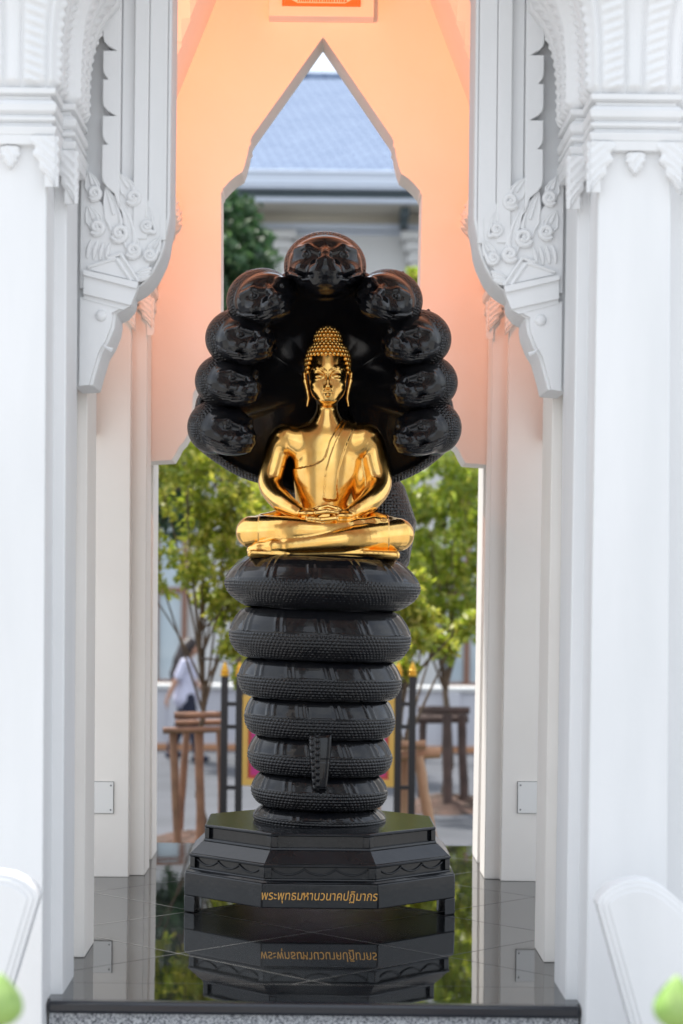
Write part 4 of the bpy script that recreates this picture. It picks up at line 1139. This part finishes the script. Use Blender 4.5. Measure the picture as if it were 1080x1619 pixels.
# ---- timber stakes round the young trees
def post(a, b, r, m, name):
    mb = MB(); a, b = Vector(a), Vector(b); n = 7
    pts = [a.lerp(b, i / (n - 1)) + Vector((random.uniform(-1, 1), random.uniform(-1, 1), 0)) * r * .12 for i in range(n)]
    mb.tube(pts, [r * random.uniform(.92, 1.08) for _ in range(n)], 10); return mb.build(name, m, smooth='auto', ang=50)
def stakes(D, legs_, bars, m, label, base):
    t = tag(empty('tree_stake_frame', base), label, 'tree support', 'timber supports round the young trees'); ps = []
    for (xa, ya, xb, yb, r, dy) in legs_:
        a = P(xa, ya, D + dy); b = P(xb, yb, D + dy); b = a + (b - a) * ((a.z - GZ + .05) / max(.05, a.z - b.z)) if yb > ya + 20 else b
        ps.append(post(a, b, r, m, 'post'))
    for (xa, ya, xb, yb, r, dy) in bars: ps.append(post(P(xa, ya, D + dy), P(xb, yb, D + dy), r, m, 'crossbar'))
    adopt(t, *ps); return t
b0 = P(318, 1318, 17.7); b1 = P(708, 1262, 20.8); b2 = P(638, 1320, 17.2)
stakes(17.7, [(273, 1150, 279, 1310, .036, -.25), (315, 1150, 317, 1308, .040, -.25), (348, 1150, 351, 1300, .034, .1), (296, 1150, 288, 1260, .032, .3)],
       [(276, 1131, 352, 1130, .030, -.26), (277, 1143, 350, 1142, .026, .05), (258, 1155, 354, 1153, .028, -.31)], M['wood'], 'reddish timber tree support on the left of the coiled statue', (b0.x, 17.7, GZ))
stakes(20.8, [(669, 1130, 666, 1260, .040, .3), (706, 1130, 708, 1262, .048, -.3), (730, 1130, 734, 1262, .046, -.1)],
       [(660, 1122, 742, 1123, .038, -.32), (659, 1138, 741, 1137, .040, .0), (664, 1132, 738, 1130, .034, .35)], M['wood_dark'], 'dark weathered timber tree support beside the right rear pier', (b1.x, 20.8, GZ))
stakes(17.2, [(661, 1196, 687, 1345, .044, -.25), (640, 1196, 641, 1330, .040, -.1), (600, 1196, 590, 1330, .040, -.1)],
       [(600, 1179, 673, 1177, .036, -.26), (590, 1197, 697, 1190, .044, -.2)], M['wood_pale'], 'pale new timber tree support close behind the coiled statue', (b2.x, 17.2, GZ))

# ---- notice board on four black posts with gilt buds
nb_ = tag(empty('notice_board', (P(504, 1200, 16.5).x, 16.5, GZ)), 'magenta notice board in a gilt frame between black posts with gold finials', 'notice board')
ps = []
def fin(px, par, D=16.5):
    c = P(px, 1070, D); mb = MB()
    mb.lathe([(.012, 0), (.036, .006), (.040, .02), (.026, .032), (.034, .04), (.035, .055), (.020, .066), (.024, .074), (.018, .092), (.006, .115), (.001, .125)], 14, (c.x, D, c.z)); f = mb.build('finial', M['finial'], smooth='auto'); f.parent = par
xs = {}
for px in (355.5, 379, 630, 652.5):
    c = P(px, 1070, 16.5); xs[px] = c.x; mb = MB(); mb.box(c.x - .029, c.x + .029, 16.47, 16.53, GZ, c.z); o = mb.build('post', M['iron'], bevel=.004); ps.append(o); fin(px, o)
for a, b in ((355.5, 379), (630, 652.5)):
    for y in (1113, 1149, 1245):
        z = P(a, y, 16.5).z; mb = MB(); mb.box(xs[a] + .0295, xs[b] - .0295, 16.48, 16.52, z - .016, z + .016); ps.append(mb.build('rung', M['iron']))
x0, x1, z0, z1 = xs[379] + .0295, xs[630] - .0295, P(504, 1243, 16.5).z, P(504, 1100, 16.5).z
mb = MB()
for a in ((x0, x1, z0, z0 + .06), (x0, x1, z1 - .06, z1), (x0, x0 + .045, z0 + .0602, z1 - .0602), (x1 - .045, x1, z0 + .0602, z1 - .0602)): mb.box(a[0], a[1], 16.465, 16.515, a[2], a[3])
fr_o = mb.build('frame', M['frame_gold'], bevel=.004)
mb = MB(); mb.box(x0 + .04, x1 - .04, 16.485, 16.51, z0 + .055, z1 - .055)
pn = mb.build('panel', M['magenta'])
mb = MB()
for a in ((x0 + .05, x1 - .05, z0 + .066, z0 + .086), (x0 + .05, x1 - .05, z1 - .086, z1 - .066), (x0 + .05, x0 + .068, z0 + .0862, z1 - .0862), (x1 - .068, x1 - .05, z0 + .0862, z1 - .0862)): mb.box(a[0], a[1], 16.48, 16.4849, a[2], a[3])
M['redline'] = mat('red_border_paint', (.42, .06, .04), .5); bd = mb.build('border', M['redline']); bd.parent = pn
adopt(nb_, *ps, fr_o, pn)

# ---- trees
def tree(label, base, D, blobs, mats, trunk_r, nleaf, lsize, fork, name='young_tree', seed=1, spread=.5, mat_b='bark', group='young trees behind the shrine'):
    rg = np.random.default_rng(seed)
    t = tag(empty(name, (base.x, D, GZ)), label, 'tree', group)
    mb = MB(); top = P(*fork, D)
    n = 9; pts = [Vector((base.x, D, GZ - .05)).lerp(top, i / (n - 1)) + Vector((rg.normal(), rg.normal(), 0)) * .02 for i in range(n)]
    mb.tube(pts, [trunk_r * (1.15 - .45 * i / (n - 1)) for i in range(n)], 10)
    cs = []
    for (px, py, r) in blobs:
        d = D + rg.uniform(-spread, spread); c = P(px, py, d); rr_ = r * D / F_PX; cs.append((c, rr_))
        st = pts[rg.integers(5, n)]; mid = st.lerp(c, .5) + Vector((rg.normal() * .05, rg.normal() * .05, .08)); br = trunk_r * .45
        bp = [(st * (1 - s_) ** 2 + mid * 2 * s_ * (1 - s_) + c * s_ * s_) for s_ in np.linspace(0, 1, 8)]
        mb.tube(bp, [br * (1 - .75 * i / 7) for i in range(8)], 7)
        for k in range(5):
            e = c + Vector(rg.normal(size=3)) * rr_ * .7; mb.tube([bp[5], bp[5].lerp(e, .55) + Vector((0, 0, .03)), e], [br * .3, br * .2, br * .1], 5)
    tk = mb.build('trunk', M[mat_b], smooth=True); adopt(t, tk)
    V_ = []; tot = sum(r for c, r in cs)
    for c, r in cs:
        m = int(nleaf * r / tot); ns = max(6, m // 26)
        for k in range(ns):                      # leafy twigs: leaves set along short drooping sprays
            d = rg.normal(size=3); d /= np.linalg.norm(d); o = np.array(c) + d * r * rg.uniform(.15, 1.0) ** .6 * np.array([1, 1, .9])
            dr = rg.normal(size=3) + d * .8 + np.array([0, 0, -.35]); dr /= np.linalg.norm(dr); L_ = r * rg.uniform(.35, .7) + lsize
            kk = 26; tt = rg.uniform(0, 1, kk)[:, None]; p = o + dr * L_ * tt + np.array([0, 0, -.25]) * L_ * tt ** 2 + rg.normal(size=(kk, 3)) * lsize * .55
            u = rg.normal(size=(kk, 3)) + dr * .7; u /= np.linalg.norm(u, axis=1)[:, None]; w_ = np.cross(u, rg.normal(size=(kk, 3))); w_ /= np.linalg.norm(w_, axis=1)[:, None]
            s_ = lsize * rg.uniform(.6, 1.25, (kk, 1)); V_.append(np.stack([p - u * s_, p + w_ * s_ * .42, p + u * s_, p - w_ * s_ * .42], 1).reshape(-1, 3))
    v = np.concatenate(V_); o = npmesh('crown', v, np.arange(len(v)).reshape(-1, 4), M[mats], smooth=False); adopt(t, o)
    return t
tree('young yellow green tree at the left behind the coiled statue', b0, 17.7,
     [(290, 725, 50), (340, 760, 55), (385, 800, 45), (315, 815, 38), (355, 870, 55), (300, 890, 26), (345, 940, 36), (385, 950, 45), (360, 700, 50), (235, 700, 60), (400, 730, 50), (215, 800, 50), (210, 900, 50), (330, 650, 50), (440, 800, 60), (430, 900, 60), (365, 1010, 22), (385, 1060, 16)],
     'leaf', .026, 13000, .044, (322, 1000), seed=4)
tree('young fresh green tree at the right with low spreading branches', b1, 20.8,
     [(700, 765, 55), (735, 830, 45), (680, 840, 50), (720, 895, 45), (665, 895, 36), (745, 755, 50), (775, 880, 55), (690, 955, 30), (740, 955, 30), (655, 955, 22), (640, 790, 45), (600, 820, 60), (790, 780, 60), (620, 900, 50), (720, 700, 50), (725, 1005, 16), (700, 1030, 14)],
     'leaf2', .034, 13000, .048, (712, 980), seed=9)
tree('slender young tree with sparse leaves close behind the statue', b2, 17.2,
     [(655, 1015, 16), (690, 1010, 18), (670, 975, 24), (740, 985, 14), (645, 1055, 12), (600, 960, 40), (560, 900, 50), (640, 930, 30), (715, 1020, 10)],
     'leaf', .04, 4200, .045, (636, 1090), seed=12)
bk = P(392, 1180, 26)
tree('tall dark green tree left of the pointed arch in front of the hall', bk, 26,
     [(355, 350, 42), (375, 395, 42), (362, 450, 42), (395, 380, 20), (350, 500, 55), (415, 418, 12), (320, 420, 60), (310, 340, 50), (330, 560, 60), (380, 480, 30), (290, 500, 60), (270, 650, 70), (320, 680, 60), (255, 770, 45), (275, 805, 36), (350, 620, 60), (410, 520, 25)],
     'leafdark', .07, 22000, .075, (338, 560), name='tall_tree', seed=5, spread=.8, group='trees by the hall')
tk2 = P(610, 1180, 27)
tree('tall light green sapling right of the pointed arch in front of the hall', tk2, 27, [(657, 440, 9), (664, 468, 8), (652, 490, 8), (690, 520, 30), (670, 560, 30), (650, 600, 40)], 'leaf2', .05, 1500, .06, (640, 620), name='tall_tree', seed=15, group='trees by the hall')

# ---- woman walking behind the left tree support
WD = 26.2; wc = P(293, 1205, WD); wo = empty('person', (wc.x, WD, GZ))
tag(wo, 'woman with long dark hair in a pale lavender shirt walking past the low wall', 'person')
X0 = wc.x
def wv_(vx, name, m, par=None):
    v, q = vx.mesh(2); v = v + np.array([X0, WD, GZ]); o = npmesh(name, v, q, m); return o
lo3, hi3 = (-.42, -.35, -.02), (.42, .35, 1.62)
V = Vox(lo3, hi3, .0095)
V.ell((.075, 0, 1.475), (.078, .065, .100), .01); V.ell((.105, 0, 1.43), (.05, .05, .05), .02)   # head looks to the right
V.cap((.152, 0, 1.462), (.165, 0, 1.447), .010, .012, .01)
V.ell((.135, 0, 1.405), (.022, .025, .016), .01); V.ell((.065, -.066, 1.455), (.018, .010, .026), .005)
V.cap((.05, 0, 1.40), (.03, 0, 1.30), .045, .05, .02)
V.chain([(-.02, -.17, 1.26), (-.13, -.20, 1.02), (-.22, -.19, .82)], [.045, .038, .026], .01)
V.chain([(.02, .17, 1.26), (.10, .20, 1.03), (.22, .16, .90)], [.045, .038, .026], .01)
for c, s in (((-.235, -.19, .77), -1), ((.25, .15, .885), 1)):
    V.ell(c, (.026, .022, .042), .01)
    for k in range(4): V.cap((c[0] - .004, c[1] - .022 + .014 * k, c[2] - .03), (c[0] + .006, c[1] - .024 + .015 * k, c[2] - .085 - .006 * (k in (1, 2))), .0095, .0085, .004)
    V.cap((c[0] + .012, c[1] - .02, c[2]), (c[0] + .035, c[1] - .02, c[2] - .045), .010, .009, .005)
V.chain([(.02, -.09, .85), (.10, -.09, .48), (.16, -.09, .08)], [.085, .06, .04], .01); V.chain([(.0, .09, .85), (-.06, .09, .48), (-.20, .09, .12)], [.085, .06, .04], .01)
V.ell((.20, -.09, .035), (.115, .042, .04), .02); V.ell((-.16, .09, .06), (.105, .042, .045), .02)
V.ell((-.01, 0, 1.05), (.075, .11, .26), .02)
wb = wv_(V, 'body', M['skin'])
V = Vox(lo3, hi3, .0095)
V.chain([(0, 0, 1.24), (-.01, 0, 1.05), (-.01, 0, .82)], [.125, .122, .156], .03, sq=(1, 1.25, 1)); V.cap((.0, -.15, 1.27), (.0, .15, 1.27), .065, .065, .04)
V.cap((-.01, -.17, 1.27), (-.085, -.195, 1.10), .066, .06, .02); V.cap((.02, .17, 1.27), (.08, .195, 1.10), .066, .06, .02)
ws = wv_(V, 'shirt', M['shirt'])
V = Vox(lo3, hi3, .0095)
V.ell((0, 0, .81), (.130, .172, .11), .02)
V.chain([(.02, -.085, .82), (.10, -.09, .48), (.158, -.09, .13)], [.105, .080, .06], .02); V.chain([(.0, .085, .82), (-.06, .09, .48), (-.19, .09, .16)], [.105, .080, .06], .02)
wt = wv_(V, 'trousers', M['trousers'])
V = Vox(lo3, hi3, .0095)
V.ell((.045, 0, 1.50), (.098, .085, .098), .02); V.chain([(-.01, 0, 1.46), (-.06, -.01, 1.30), (-.12, -.02, 1.12), (-.15, -.02, 1.02)], [.095, .105, .09, .04], .03, sq=(1, 1.25, 1))
V.ell((.145, 0, 1.43), (.055, .055, .085), .01, 'c')
wh = wv_(V, 'hair', M['hair'])
for c_, r_ in (((.20, -.09, .04), (.128, .052, .048)), ((-.16, .09, .065), (.118, .052, .053))):
    V = Vox(lo3, hi3, .0095); V.ell(c_, r_, .02); adopt(wo, wv_(V, 'shoe', M['trousers']))
wsh = None
adopt(wo, wb); adopt(wo, ws, wt, wh)
